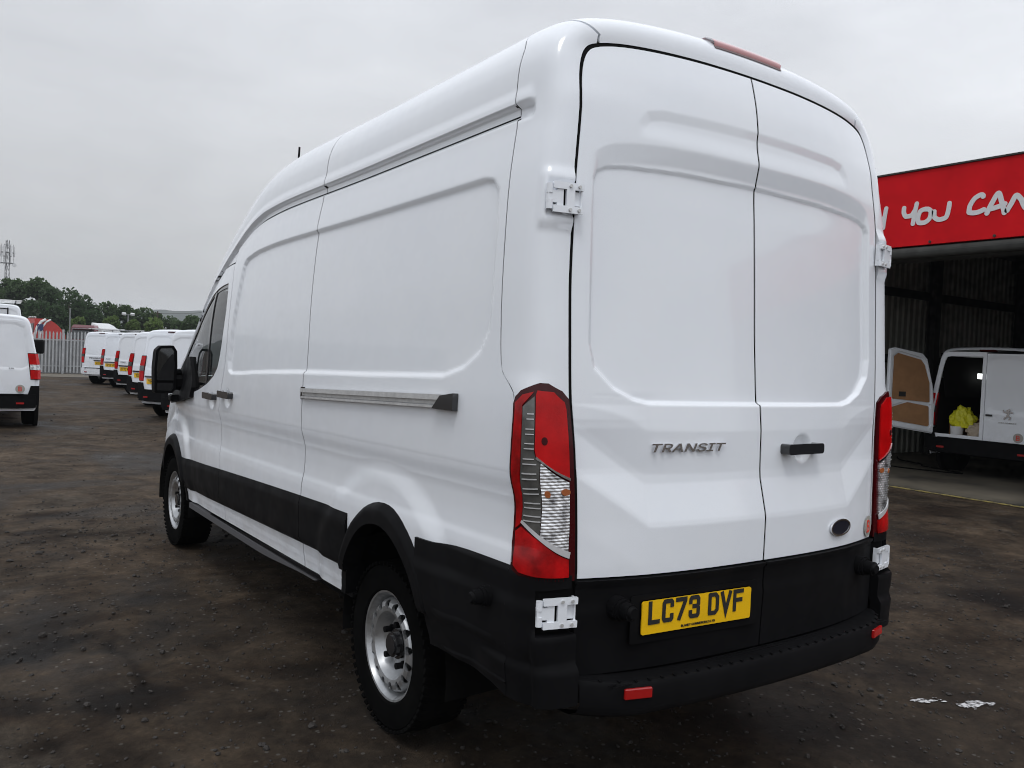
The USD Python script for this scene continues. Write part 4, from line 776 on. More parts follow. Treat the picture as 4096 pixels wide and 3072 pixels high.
# ---------------------------------------------------------------- smaller vans
M['dark_car'] = mat('dark_car_paint', (.035, .028, .045), .25, coat=.8)
M['blackglass'] = mat('dark_window', (.012, .014, .015), .05, coat=.6)
M['bag'] = mat('yellow_bag', (.62, .60, .02), .45, bump=.004, bscale=30)
M['cloth'] = mat('pale_rag', (.42, .35, .27), .8, bump=.01, bscale=25)
def van_section(hw, H): 
    P = np.array([(hw - .07, .30), (hw - .03, .42), (hw - .005, .70), (hw, .95), (hw - .025, 1.15), (hw - .075, H * .70), (hw - .125, H * .83), (hw - .165, H - .15), (hw - .215, H - .065), (hw - .32, H - .025), (hw * .4, H - .008), (0, H)])
    t = np.arange(len(P)); q = np.linspace(0, len(P) - 1, 45); return np.stack([PC(t, P[:, 0])(q), PC(t, P[:, 1])(q)], 1)
def van_body(W, H, Ln, open_rear=None):
    S = van_section(W / 2, H)
    st = [(0.0, .045, H - .045), (.015, .022, H - .022), (.05, .006, H - .006), (.10, 0, H), (.6, 0, H), (Ln * .30, 0, H + .01), (Ln - 2.1, 0, H + .005), (Ln - 1.75, .005, H - .03), (Ln - 1.50, .01, H - .12), (Ln - 1.05, .02, H - .48), (Ln - .80, .03, H - .70), (Ln - .70, .035, min(1.12, H - .72)), (Ln - .35, .07, 1.02), (Ln - .12, .13, .88), (Ln, .22, .70)]
    y = np.array([s[0] for s in st]); q = np.unique(np.concatenate([np.linspace(0, Ln, 60), y])); ins, zt = PC(y, [s[1] for s in st])(q), PC(y, [s[2] for s in st])(q)
    rows = []
    for a, b, c in zip(q, ins, zt):
        z = S[:, 1]; zl = min(.85, c - .25); z2 = np.where(z > zl, zl + (z - zl) * (c - zl) / (H - zl), z); x2 = np.maximum(S[:, 0] - b * np.clip(S[:, 0] / .4, 0, 1), 0)
        rows.append(np.concatenate([np.stack([-x2, np.full(45, a), z2], 1), np.stack([x2, np.full(45, a), z2], 1)[::-1][1:]]))
    G = np.stack(rows); n, m = G.shape[:2]; f = []
    for i in range(n - 1):
        for j in range(m - 1):
            p_ = i * m + j; f += [(p_, p_ + 1, p_ + m + 1), (p_, p_ + m + 1, p_ + m)]
    return G, np.array(f)
def simple_wheel(t, x, y, r=.32):
    s = 1 if x < 0 else -1; q = (lambda m: m) if s > 0 else flipx; c = (-abs(x), y, r)
    ty = lathe([(r * .62, -.085), (r * .66, -.10), (r - .03, -.10), (r - .005, -.08), (r, -.05), (r, .05), (r - .005, .08), (r - .03, .10), (r * .62, .09)], 32)
    w = obj('wheel', q(T(cat_([cyl(r * .63, .05, (-.05, 0, 0), 'x', 28, r2=r * .63), cyl(.06, .03, (-.085, 0, 0), 'x', 16)]), c)), M['steel'], t, 30); obj('tyre', q(T(ty, c)), M['rubber'], w, 30)
def flat(poly, y, d=.012): 
    m = extr(poly, d); v = m.vertices; return trimesh.Trimesh(np.stack([v[:, 0], y - v[:, 2], v[:, 1]], 1), m.faces, process=False)
def door_panel(poly, rec, y, deep=.012):
    f = surf(lambda a, b: (a, np.full_like(a, y), b), lambda a, b: -deep * smooth01(sdist(rec, a, b) / .025 + .4)); return panel(poly, f, .035, .025, .02, 1)
def small_text(s_, h, w): 
    m = meshkit.text_mesh(s_, h, .002, True); m.apply_translation([-m.bounds[:, 0].mean(), -m.bounds[:, 1].mean(), 0]); m.vertices[:, 0] *= w / (m.bounds[1, 0] - m.bounds[0, 0]); return m
def on_y(m, x, y, z): v = m.vertices; return trimesh.Trimesh(np.stack([v[:, 0] + x, y - v[:, 2], v[:, 1] + z], 1), m.faces, process=False)
def van(name, label, loc, heading, W=1.84, H=1.88, Ln=4.4, paint='white', bumper='black', plate=None, brake=True, word=None, logo=None, group=None, lamp='tall', cat='van', sticker=False, open_left=False, rack=False, ladder=False, tail=False, plate_x=-.42, gate='doors', rear_glass=False, badge_text=None):
    t = thing(name, label, cat, loc, math.atan2(-heading[0], heading[1]), group); hw = W / 2
    G, f = van_body(W, H, Ln); n, m = G.shape[:2]; pm = M[paint]
    if open_left:      # keep the shell from 5 cm in, close only the right half of the rear
        obj('body', (G.reshape(-1, 3), f), pm, t, 40)
    else:
        cap = np.concatenate([f, np.array([(0, j + 1, j) for j in range(1, m - 1)])]); obj('body', (G.reshape(-1, 3), cap), pm, t, 40)
    floor = box((W - .25, Ln - .5, .1), (0, Ln / 2, .36)); obj('underbody', floor, M['void'], t)
    for y in (.78, Ln - .82):
        for s in (-1, 1):
            simple_wheel(t, s * (hw - .115), y, .325)
            obj('wheel_housing', T(cyl(.40, .06, (0, 0, 0), 'x', 28), (s * (hw - .012), y, .34)), M['void'], t, 30)
    # doors
    zt = H - .105; xo = lambda z: np.interp(z, [.5, .95, 1.15, H * .70, H * .83, H - .15, H - .09], [hw - .085, hw - .075, hw - .10, hw - .145, hw - .19, hw - .235, hw - .30])
    z0 = .60 if H < 2.2 else .66; zz = np.linspace(z0, zt - .02, 14); L_ = np.concatenate([np.stack([-xo(zz), zz], 1), [(-(hw - .36), zt), (-.004, zt), (-.004, z0)]]); left = Polygon(L_).buffer(0); right = affinity.scale(left, -1, 1, origin=(0, 0))
    rl = Polygon([(-xo(1.10) + .09, 1.10), (-xo(zt - .2) + .07, zt - .13), (-(hw - .40), zt - .07), (-.10, zt - .06), (-.07, zt - .10), (-.07, 1.12), (-.10, 1.06), (-xo(1.10) + .16, 1.05)]).buffer(.01)
    rr = affinity.scale(rl, -1, 1, origin=(0, 0))
    if gate == 'tail':
        whole = shapely.union_all([left, right, shapely.box(-.01, z0, .01, zt)]); d0 = obj('tailgate', door_panel(whole, shapely.union_all([rl, rr, shapely.box(-.08, 1.06, .08, zt - .07)]).buffer(.03).buffer(-.03), -.010), pm, t, True); dl = dr_ = d0
        if rear_glass: obj('rear_window', flat(rl.union(rr).union(shapely.box(-.08, 1.08, .08, zt - .08)), -.006, .010), M['blackglass'], d0)
    else:
        dr_ = obj('rear_door', door_panel(right, rr, -.010), pm, t, True)
        if not open_left: dl = obj('rear_door', door_panel(left, rl, -.010), pm, t, True)
        obj('door_handle', box((.12, .03, .03), (-.10, -.03, .97), .008) if not open_left else box((.1, .02, .03), (.08, -.025, 1.0), .006), M['gloss'], dr_)
    if open_left:
        # opening: dark load space with plywood lining, door swung out
        obj('load_lining', cat_([box((.012, 1.9, 1.0), (-(hw - .14), 1.0, 1.05)), box((.012, 1.9, 1.0), (hw - .14, 1.0, 1.05)), box((W - .3, .02, H - .8), (0, 1.95, 1.15))]), M['void'], t)
        obj('load_floor', box((W - .26, 1.95, .03), (0, 1.0, .60)), M['ply'], t); obj('wheel_box', box((.2, .8, .26), (-(hw - .22), .85, .74), .02), M['ply'], t)
        fr = left.buffer(.02).difference(left.buffer(-.05)); obj('door_frame', flat(fr.intersection(shapely.box(-2, 0, -.0, 3)), -.004, .02), pm, t)
        obj('interior_light', box((.02, .55, .09), (-(hw - .33), 1.20, H - .46)), M['lit'], t); obj('roof_lining', cat_([box((W - .5, 1.9, .012), (0, 1.0, H - .10)), *[T(box((.012, 1.9, .72), (0, 0, 0), ry=s_ * .16), (s_ * (hw - .21), 1.0, H - .46)) for s_ in (-1, 1)]]), M['void'], t)
        hx, hy = -(hw - .09), -.02; aa = math.radians(-118)
        def swing(v): v = np.asarray(v, float) - [hx, hy, 0]; c, s = math.cos(aa), math.sin(aa); return v @ np.array([[c, -s, 0], [s, c, 0], [0, 0, 1]]).T + [hx, hy, 0]
        opl = Polygon([(-(hw - .085), .63), (-.004, .74), (-.004, H - .075), (-.10, H - .05), (-(hw - .34), H - .13), (-(hw - .25), H - .22), (-(hw - .13), 1.4), (-(hw - .085), 1.0)]).buffer(-.03).buffer(.03); ob_ = flat(opl, .035, .03)
        dl = obj('rear_door', trimesh.Trimesh(swing(ob_.vertices), ob_.faces, process=False), pm, t)
        upp = Polygon([(-(hw - .20), 1.16), (-.11, 1.20), (-.11, H - .20), (-.16, H - .16), (-(hw - .38), H - .25), (-(hw - .32), H - .32), (-(hw - .22), 1.45)]).buffer(.02); low = Polygon([(-(hw - .20), .78), (-.12, .86), (-.12, 1.02), (-.36, 1.10), (-(hw - .22), 1.05)]).buffer(.03)
        for pl in (upp, low): mm = flat(pl, .050, .014); obj('plywood_panel', trimesh.Trimesh(swing(mm.vertices), mm.faces, process=False), M['ply'], dl)
        mm = flat(opl.difference(upp.buffer(.015)).difference(low.buffer(.015)).buffer(-.02), .062, .027); obj('door_frame', trimesh.Trimesh(swing(mm.vertices), mm.faces, process=False), pm, dl)
        mm = flat(shapely.box(-.32, 1.22, -.20, 1.30), .053, .003); obj('label_plate', trimesh.Trimesh(swing(mm.vertices), mm.faces, process=False), M['ink'], dl)
        obj('hinge_bar', box((.05, .05, .04), (hx, -.02, .70)), M['steel'], dl)
    # lamps
    for s in (-1, 1):
        def lb(z0_, z1_, o): 
            P = []
            for z, b in ((z0_, 0), (z1_, 0)):
                e = np.interp(z, [.6, .95, 1.15, H * .70], [hw - .010, hw + .002, hw - .022, hw - .07]); P += [(s * (e - .145), -.012 - o, z), (s * (e - .035), -.022 - o, z), (s * (e + .006 + o), .045, z), (s * (e + o * .5), .10, z), (s * (e - .14), .05, z)]
            return trimesh.convex.convex_hull(np.array(P))
        za, zb = (.78, 1.30) if lamp == 'tall' else (.86, 1.30); zs = [za, za + (zb - za) * .40, za + (zb - za) * .60, zb] if lamp == 'tall' else [za, za + .16, za + .25, zb]
        tl = obj('tail_lamp', lb(za - .012, zb + .012, 0), M['darkred'], t)
        obj('red_lens', lb(zs[0], zs[1] - .004, .008), M['red'], tl); obj('clear_lens', lb(zs[1], zs[2], .008), M['clear'] if lamp != 'tall' else M['smoke'], tl); obj('red_lens', lb(zs[2] + .004, zs[3], .008), M['red'], tl)
        mr = obj('door_mirror', cat_([box((.24, .14, .30), (s * (hw + .22), Ln - 1.45, 1.40 if H > 1.9 else 1.22), .05), box((.20, .06, .06), (s * (hw + .05), Ln - 1.45, 1.28 if H > 1.9 else 1.10))]), M['black'], t)
        obj('side_window', trimesh.convex.convex_hull(np.array([(s * (hw - o), y, z) for y, z, o in ((Ln - 2.0, 1.10, .0), (Ln - 1.15, 1.08, .0), (Ln - 1.50, H - .28, .115), (Ln - 2.0, H - .22, .115), (Ln - 2.0, 1.10, .06), (Ln - 1.15, 1.08, .06), (Ln - 2.0, H - .22, .2))])), M['blackglass'], t)
    # bumper
    bm = M['black'] if bumper == 'black' else pm
    b = [trimesh.convex.convex_hull(np.array([(sx * x, y, z) for sx in (-1, 1) for x, y in ((hw - .03, .10), (hw - .06, -.05), (hw - .35, -.09)) for z in (.36, .585)] + [(sx * (hw - .3), .05, z) for sx in (-1, 1) for z in (.33, .60)]))]
    if bumper == 'black':
        for s in (-1, 1): b.append(trimesh.convex.convex_hull(np.array([(s * x, y, z) for x, y in ((hw + .004, .16), (hw - .01, -.03), (hw - .14, -.055), (hw - .14, .05)) for z in (.40, .74)] + [(s * (hw - .19), -.055, .56), (s * (hw - .19), .05, .56)])))
    bo = obj('bumper', cat_(b), bm, t)
    for s in (-1, 1): obj('reflector', box((.12, .012, .03), (s * (hw - .30), -.092, .44)), M['redrefl'], t)
    obj('bumper_step', box((W - .5, .05, .02), (0, -.075, .592)), M['black'], bo)
    if brake: obj('brake_light', box((.26, .05, .025), (0, .012, H - .062), .008, rx=-.3), M['darkred'], t)
    px = plate_x
    if plate is not None and not open_left:
        obj('plate_lamp_bar', box((.60, .03, .035), (px, -.028, .87), .008), M['gloss'], dl)
        np_ = obj('number_plate', flat(shapely.box(px - .26, .715, px + .26, .826), -.012, .008), M['plate'], dl); obj('plate_characters', on_y(small_text(plate, .075, .42), px, -.0205, .77), M['ink'], np_)
    if word: obj('word_badge', on_y(small_text(word[0], word[1], word[2]), word[3], -.0215, word[4]), M['cabgrey'], dl if word[3] < 0 else dr_)
    if logo == 'ovals':
        rg = lambda a, b_, w_: ell(0, 0, a, b_, 28).difference(ell(0, 0, a - w_, b_ - w_, 28)); o = shapely.union_all([rg(.075, .05, .012), rg(.03, .05, .011), affinity.translate(rg(.05, .022, .010), 0, .022)])
        obj('emblem', on_y(extr(o, .004), -.32, -.0215, 1.02), M['chrome'], dl)
    if logo == 'beast':   # small upright four-limbed emblem with a line of lettering under it
        o = shapely.union_all([LineString(q).buffer(w_) for q, w_ in (([(-.01, .045), (.005, .01), (-.005, -.02)], .014), ([(.0, .03), (.05, .035), (.055, .02)], .008), ([(.0, .02), (-.05, .03), (-.06, .055)], .008), ([(-.005, -.02), (-.045, -.055)], .010), ([(.0, -.02), (.03, -.035), (.02, -.06)], .010), ([(-.012, .05), (.02, .062)], .014))])
        obj('emblem', on_y(extr(affinity.scale(o, 1.15, 1.15), .005), .36, -.0215, 1.03), M['chrome'], dr_); obj('word_badge', on_y(small_text('PEUGEOT', .016, .26), .36, -.0215, .90), M['stgrey'], dr_)
    if badge_text: obj('name_badge', on_y(small_text(*badge_text[:3]), badge_text[3], -.0215, badge_text[4]), M['cabgrey'], dr_)
    if sticker:
        sx = hw - .30 if sticker is True else sticker; sz = .685
        st = obj('round_sticker', flat(Point(sx, sz).buffer(.072), -.011, .006), M['stgrey'], dr_); obj('sticker_letter', on_y(small_text('B', .075, .055), sx, -.018, sz), M['stred'], st)
    if rack:
        rk = obj('roof_rack', cat_([bar((s * (hw - .28), .15, H + .09), (s * (hw - .28), Ln - 2.2, H + .09), .018) for s in (-1, 1)] + [bar((s * (hw - .28), y, H - .02), (s * (hw - .28), y, H + .09), .014) for s in (-1, 1) for y in (.25, 1.2, 2.1)]), M['gloss'], t)
        for y in (.2, 1.2, 2.1): obj('cross_bar', bar((-(hw - .12), y, H + .10), (hw - .12, y, H + .10), .02), M['rail'], rk)
    if ladder:
        ld = obj('rear_ladder', cat_([bar((x, -.05, .8), (x, -.05, H - .12), .018) for x in (.15, .52)]), M['black'], t)
        for z in np.arange(1.0, H - .1, .28): obj('rung', bar((.15, -.05, z), (.52, -.05, z), .014), M['black'], ld)
    return t
M['lit'] = usdkit.material(stage, L + 'lit_strip', {'e': ('emission', {'color': (.95, 1.0, .97), 'strength': 2.2})}, [], surface='e.emission')
ROW = 'vans parked in a row behind the large van'
def place(px_, heading, W, off=(-.115, .78)):       # from where the left rear tyre stands to the middle of the rear
    h = np.array(heading, float); h /= np.linalg.norm(h); r = np.array([h[1], -h[0]]); return np.array(px_) - h * .78 + r * (W / 2 - .12)
HD = (.85, .53); hd = lambda a: (math.sin(math.radians(a)), math.cos(math.radians(a)))
rows = [((2.56, 31.77), 52, dict(H=1.92, Ln=4.75, bumper='white', plate='HG24 GXJ', word=('PEUGEOT', .05, .62, -.22, .955), gate='tail', brake=True, rack=True, plate_x=-.02), 'white van with a white rear bumper and a roof rack, farthest of the parked row'),
        ((2.78, 29.25), 56, dict(H=1.90, Ln=4.4, plate='CP23 VXU', badge_text=('PARTNER', .025, .2, -.55, .98)), 'white van with black bumper, next to the one with the white bumper'),
        ((2.50, 24.92), 57, dict(H=1.88, Ln=4.4, plate='DT72 KYO', badge_text=('COMBO', .025, .2, -.55, .98)), 'white van in the middle of the parked row, its yellow plate partly hidden'),
        ((1.98, 19.93), 58, dict(H=1.86, Ln=4.4, plate='YD23 NHK', logo='ovals', word=('TOYOTA', .035, .2, -.32, .93)), 'white van with a silver oval emblem on its left rear door'),
        ((1.60, 16.53), 58, dict(H=1.88, Ln=4.75, plate='YF23 OGA'), 'white van half hidden by the door mirror of the large van'),
        ((1.49, 13.79), 58, dict(H=1.86, Ln=4.4, plate='YS72 LKM'), 'white van nearest in the row, seen past the cab window of the large van')]
for p_, a_, kw, lab in rows:
    c_ = p_; van('parked_van', lab, (c_[0], c_[1], 0), hd(a_), group=ROW, **kw)
c_ = (3.10, 35.6); van('parked_car', 'dark purple people carrier beyond the farthest white van of the row', (c_[0], c_[1], 0), hd(50), W=1.8, H=1.78, Ln=4.4, paint='dark_car', bumper='black', gate='tail', rear_glass=True, cat='car', group=None)
van('parked_van', 'white medium van at the left edge with a round red B sticker', (-1.91, 14.95, 0), hd(1.0), W=1.92, H=1.98, Ln=5.1, sticker=.66, lamp='block', plate=None, group=None, badge_text=('TDi', .022, .08, .52, 1.04))
van('parked_van', 'tall white van with roof rack and rear ladder behind the medium van', (-1.25, 26.6, 0), hd(3), W=2.0, H=2.55, Ln=5.6, ladder=True, rack=True, lamp='block', group=None)
van('workshop_van', 'white van backed out with its left rear door open inside the garage', (11.0, 4.67, .015), (1, 0.0), W=1.84, H=2.06, Ln=4.8, open_left=True, logo='beast', sticker=.52, lamp='tall', group=None)
# what lies in the open load space
def lump(r, sq, seed, amp=.55):
    m = trimesh.creation.icosphere(4, 1.0); n = meshkit.fbm(m.vertices * [2.6, 2.6, 1.1] + seed * 7.3, 5, seed); m.vertices = m.vertices * (1 + amp * (n[:, None] - .5) * 2) * np.array(sq) * r; m.vertices[:, 2] = np.maximum(m.vertices[:, 2], -sq[2] * r * .55); return m
z_ = .015 + .615
for nm, mt, r, sq, loc, lab, ct in (('yellow_bag', 'bag', .20, (.8, .95, 1.05), (11.25, 5.13, z_ + .26), 'crumpled yellow bag standing left in the open load space', 'bag'), ('yellow_bag', 'bag', .16, (.8, .7, 1.2), (11.37, 4.74, z_ + .28), 'yellow bag behind the pale rags in the open load space', 'bag'), ('rag_pile', 'cloth', .22, (.8, 1.1, .7), (11.23, 4.80, z_ + .10), 'pile of pale rags on the floor of the open load space', 'rags')):
    m = lump(r, sq, int(r * 100) + len(lab)); m.apply_translation(loc); tag(obj(nm, m, M[mt], smooth=True), lab, ct)
tag(obj('white_tub', lathe([(.0, 0), (.085, 0), (.10, .16), (.092, .16), (.08, .02), (0, .02)], 24, 'z').apply_translation([11.17, 5.17, z_ + .003]), M['signwhite'], smooth=30), 'small white tub under the yellow bag in the load space', 'tub')
# ---------------------------------------------------------------- far side of the yard
M['pale'] = mat('galvanised_pale', (.38, .39, .40), .5, metal=.2, var=.18, vscale=4)
M['sheet'] = mat('grey_sheet', (.27, .275, .28), .6, var=.25, vscale=2)
fc = thing('palisade_fence', 'pale grey palisade fence with pointed tops across the far end of the yard', 'fence')
fa0, fa1 = np.array([-9.0, 41.2]), np.array([15.0, 43.0]); fl = np.linalg.norm(fa1 - fa0); fd = (fa1 - fa0) / fl; fr_ = math.atan2(fd[1], fd[0])
def pale_mesh(h): return trimesh.convex.convex_hull(np.array([(x, y, z) for x, y in ((-.035, .0), (.035, 0), (0, -.022)) for z in (.05, h - .10)] + [(0, -.008, h)]))
n_p = int(fl / .148)
for k in range(n_p):
    s = k * .148; h = 1.98 + .05 * math.sin(s * 2.1) + .035 * math.sin(s * .7 + 1); p = fa0 + fd * s
    obj('pale', T(pale_mesh(h), (p[0], p[1], 0), rz=fr_), M['pale'], fc)
for z in (.35, 1.55): obj('rail', box((fl, .04, .05), (*((fa0 + fa1) / 2 + np.array([-fd[1], fd[0]]) * .03), z), rz=fr_), M['pale'], fc)
for s in np.arange(.5, fl, 2.75): p = fa0 + fd * s + np.array([fd[1], -fd[0]]) * .05; obj('post', box((.08, .07, 2.05), (p[0], p[1], 1.02), rz=fr_), M['pale'], fc)
for s in np.arange(0, fl - .1, 3.0): p = fa0 + fd * (s + 1.5) + np.array([-fd[1], fd[0]]) * .10; obj('backing_sheet', box((2.99, .012, 1.58), (p[0], p[1], .80), rz=fr_), M['sheet'], fc)
M['tan'] = mat('tan_gravel', (.13, .115, .092), .9, var=.3, vscale=1.3)
tag(obj('gravel_strip', panel(Polygon([(-12, 37.2), (-2, 38.2), (4, 38.0), (10, 38.8), (16, 41.5), (16, 42.6), (-12, 40.6)]), surf(lambda a, b: (a, b, 0 * a + .003 - .001 * smooth01((38.5 - b) / 1.5))), 1.0, .5, 0, 1), M['tan']), kind='structure')
# trees
def leaf_mat(n, c): return usdkit.material(stage, L + n, {'g': ('geometry', {}), 'h': ('rgb_ramp', {'ramp': [(0, [q * .55 for q in c]), (.5, c), (1, [q * 1.5 for q in c])]}), 'd': ('principled_bsdf', {'roughness': .6, 'specular_ior_level': .3}), 't': ('translucent_bsdf', {'color': [min(1, q * 1.5) for q in c]}), 'm': ('mix_closure', {'fac': .25})},
    [('g.random_per_island', 'h.fac'), ('h.color', 'd.base_color'), ('d.BSDF', 'm.closure1'), ('t.BSDF', 'm.closure2')], surface='m.closure')
LV = [leaf_mat('leaf_dark', (.040, .075, .026)), leaf_mat('leaf_mid', (.058, .10, .034)), leaf_mat('leaf_bright', (.11, .17, .04))]
M['bark'] = mat('bark', (.06, .045, .035), .9)
def tree(name, label, x, y, zc, r, kind, group='trees beyond the fence', wide=1.0, n=2600):
    t = thing(name, label, 'tree', (x, y, 0), 0, group); g = np.random.default_rng(int(abs(x * 31 + y * 17)))
    top = zc + r; tr = [tube(np.array([(0, 0, 0), (.1, .05, zc * .5), (-.05, .1, zc), (.05, 0, top - .3 * r)]), [.05 * top * .5, .04 * top * .4, .02 * top * .5, .02], 7)]
    cl = [(np.array([0, 0, zc]), r)]
    base = max(.8, zc - 2.6 * r)
    for _ in range(11):
        h = g.uniform(base, zc + .55 * r); rr = r * g.uniform(.42, .66); a = g.uniform(0, 6.28); d = r * wide * g.uniform(.4, .95) * (1.0 if h < zc else .7); c = np.array([d * math.cos(a), d * math.sin(a), h]); cl.append((c, rr)); tr.append(tube(np.array([(0, 0, max(.5, h - rr * 1.6)), c * [.5, .5, 1] - [0, 0, rr * .5], c]), [.06, .045, .015], 5))
    for h in np.arange(base, zc, r * .8): cl.append((np.array([g.normal() * .3 * r, g.normal() * .3 * r, h]), r * .8))
    obj('trunk', cat_(tr), M['bark'], t)
    wsum = np.array([q[1] ** 2 for q in cl]); cnt = g.multinomial(n, wsum / wsum.sum()); P = []
    for (c, rr), k in zip(cl, cnt):
        d = g.normal(size=(k, 3)); d /= np.linalg.norm(d, axis=1, keepdims=True); rad = rr * g.uniform(.45, 1.0, (k, 1)) ** .6; q = c + d * rad
        w = meshkit.noise(q * 1.1 + 11, 5); P.append(q[w > .30])
    P = np.vstack(P); k = len(P); sz = g.uniform(.10, .26, (k, 1)) * (1 + .25 * (r > 1.4)); u = g.normal(size=(k, 3)); u /= np.linalg.norm(u, axis=1, keepdims=True); w = np.cross(u, g.normal(size=(k, 3))); w /= np.linalg.norm(w, axis=1, keepdims=True)
    v = np.stack([P + u * sz, P + w * sz * .7, P - u * sz, P - w * sz * .7], 1).reshape(-1, 3); i = np.arange(k) * 4; f = np.vstack([np.stack([i, i + 1, i + 2], 1), np.stack([i, i + 2, i + 3], 1)])
    obj('crown', (v, f), LV[kind], t); return t
trees = [(6.9, 147.2, 9.23, 1.38, 1, 'loose tall tree behind the telecom mast'), (7.9, 141.7, 8.71, 1.51, 1, 'tall airy tree right of the telecom mast'), (9.9, 137.8, 8.88, 1.66, 1, 'tallest tree on the left with a pointed top'), (11.0, 132.2, 7.54, 1.52, 0, 'dark tree beside the tallest one'), (12.8, 127.3, 6.51, 2.22, 0, 'broad dark tree above the thin pole'), (14.9, 129.5, 6.05, 1.86, 0, 'dark tree sloping down right of the broad one'),
         (11.1, 124.8, 4.55, 1.60, 0, 'lower dark tree above the red lorry'), (15.3, 124.4, 4.64, 1.31, 0, 'dark low tree above the maroon lorry'), (17.9, 129.9, 5.75, 1.55, 1, 'round tree left of the floodlight mast'), (20.4, 130.6, 5.76, 1.31, 1, 'rounded tree right behind the floodlight mast'), (23.0, 131.2, 5.41, 1.51, 1, 'bushy tree right of the floodlight mast'), (25.0, 132.3, 5.01, 1.17, 1, 'tree where the tree line drops towards the hills'), (27.1, 133.2, 4.60, 1.38, 1, 'low tree in front of the far hills'),
         (18.7, 114.7, 3.93, .70, 2, 'small bright bush right of the floodlight mast'), (20.4, 111.1, 3.77, 1.14, 2, 'broad bright green bush above the parked vans'), (25.9, 114.6, 4.35, 1.28, 1, 'tree seen just left of the large van windscreen'), (16.2, 115.3, 3.94, .92, 2, 'bright bush between the white and maroon lorries'), (12.5, 116.6, 3.59, .91, 2, 'small bright bush behind the thin pole'), (9.4, 127.3, 4.96, 1.78, 0, 'dark tree right of the tall white van'), (5.6, 140.8, 7.43, 1.40, 1, 'tree at the left edge of the picture'), (26.9, 126.1, 4.17, .96, 1, 'low green bush beneath the hills')]
for x, y, zc, r, k, lab in trees: tree('tree', lab, x, y, zc, r, k, wide=1.05)
# low scrub under the trees
V_, F_, n_ = [], [], 0; g = np.random.default_rng(5)
for _ in range(9000):
    x = g.uniform(0, 40); y = 118 + g.uniform(0, 16); z = g.uniform(.1, 2.6 + .6 * math.sin(x)); s = g.uniform(.15, .35); u = g.normal(size=3); u /= np.linalg.norm(u); w = np.cross(u, g.normal(size=3)); w /= np.linalg.norm(w); c = np.array([x, y, z])
    V_ += [c + u * s, c + w * s * .7, c - u * s, c - w * s * .7]; F_ += [(n_, n_ + 1, n_ + 2), (n_, n_ + 2, n_ + 3)]; n_ += 4
tag(obj('scrub', (np.array(V_), np.array(F_)), LV[0]), 'dense dark green scrub under the far trees', 'bushes', kind='stuff')
# lorries behind the fence
M['maroon'] = mat('maroon_paint', (.10, .012, .02), .3, coat=.6); M['lred'] = mat('lorry_red', (.42, .02, .015), .35, coat=.4); M['lwhite'] = mat('lorry_white', (.62, .63, .64), .4, var=.08); M['lblue'] = mat('lorry_blue', (.02, .03, .10), .4)
def lorry(label, loc, rot, paint, H, defl=None, hood=False):
    t = thing('lorry', label, 'lorry', (*loc, 0), rot); w = 1.24
    cab = trimesh.convex.convex_hull(np.array([(s * x, y, z) for s in (-1, 1) for x, y, z in ((w, 2.1, .6), (w, 2.1, H - .35), (w - .12, 2.0, H - .1), (w, 0.12, .6), (w - .08, 0, .7), (w - .04, .02, 1.6), (w - .10, .32, H - .35), (w - .25, .6, H - .1))]))
    obj('cab', cab, M[paint], t)
    obj('windscreen', trimesh.convex.convex_hull(np.array([(s * x, y, z) for s in (-1, 1) for x, y, z in ((w - .12, -.015, 1.75), (w - .18, .235, H - .62), (w - .12, .06, 1.75), (w - .18, .30, H - .62))])), M['blackglass'], t)
    obj('sun_visor', box((2.0, .25, .05), (0, .08, H - .52), rx=.3), M['gloss'], t)
    for s in (-1, 1):
        obj('side_window', box((.02, .75, .65), (s * (w + .002), .85, H - 1.0)), M['blackglass'], t); obj('door_mirror', box((.14, .12, .5), (s * (w + .2), .25, H - 1.1), .03), M['gloss'], t)
        for y in (.75, 4.2): simple_wheel(t, s * 1.05, y, .5)
    obj('grille', box((1.7, .04, .7), (0, -.02, 1.1)), M['gloss'], t); obj('front_bumper', box((2.46, .16, .4), (0, .0, .62), .05), M[paint], t)
    for s in (-1, 1): obj('headlight', box((.34, .05, .2), (s * .95, -.06, .72)), M['smoke'], t)
    if defl: obj('roof_deflector', trimesh.convex.convex_hull(np.array([(s * x, y, z) for s in (-1, 1) for x, y, z in ((w - .15, .75, H - .15), (w - .25, 1.2, H + .18), (w - .18, 2.1, H + .42), (w - .05, 2.1, H - .1))])), M[defl], t)
    obj('chassis', box((1.0, 4.6, .3), (0, 2.9, .75)), M['void'], t)
    return t
lorry('maroon lorry cab with dark windscreen behind the palisade fence', (10.6, 98.0), math.radians(-22), 'maroon', 3.35)
lorry('lorry with white cab roof and deflector behind the row of vans', (13.7, 98.6), math.radians(28), 'lwhite', 3.15, 'lwhite')
rt = thing('lorry', 'red and white lorry with a curved red roof right of the tall white van', 'lorry', (7.3, 99.6, 0), math.radians(-74))
yy = np.linspace(0, 1, 16)
def hump(x0, x1, o, z0=.8):
    pts = [(-1.5 + 3.1 * q, z0 + 2.9 * (1 - (max(0, q - .25) / .75) ** 2.2 * .55) - .03) for q in yy]
    v = np.array([(s, a, b) for s in (x0, x1) for a, b in pts] + [(s, a, z0) for s in (x0, x1) for a, b in pts]); return trimesh.convex.convex_hull(v)
obj('red_body', hump(-1.15, 1.15, 0), M['lred'], rt)
for x in (-1.19, 1.19):
    for y0, rr in ((-.55, .13), (-.05, .09)): obj('white_arch', tube(np.array([(x, y0 - 1.0, .8), (x, y0 - .92, 2.0), (x, y0 - .70, 2.8), (x, y0 - .35, 3.35), (x, y0 + .1, 3.62)]), rr, 8), M['lwhite'], rt)
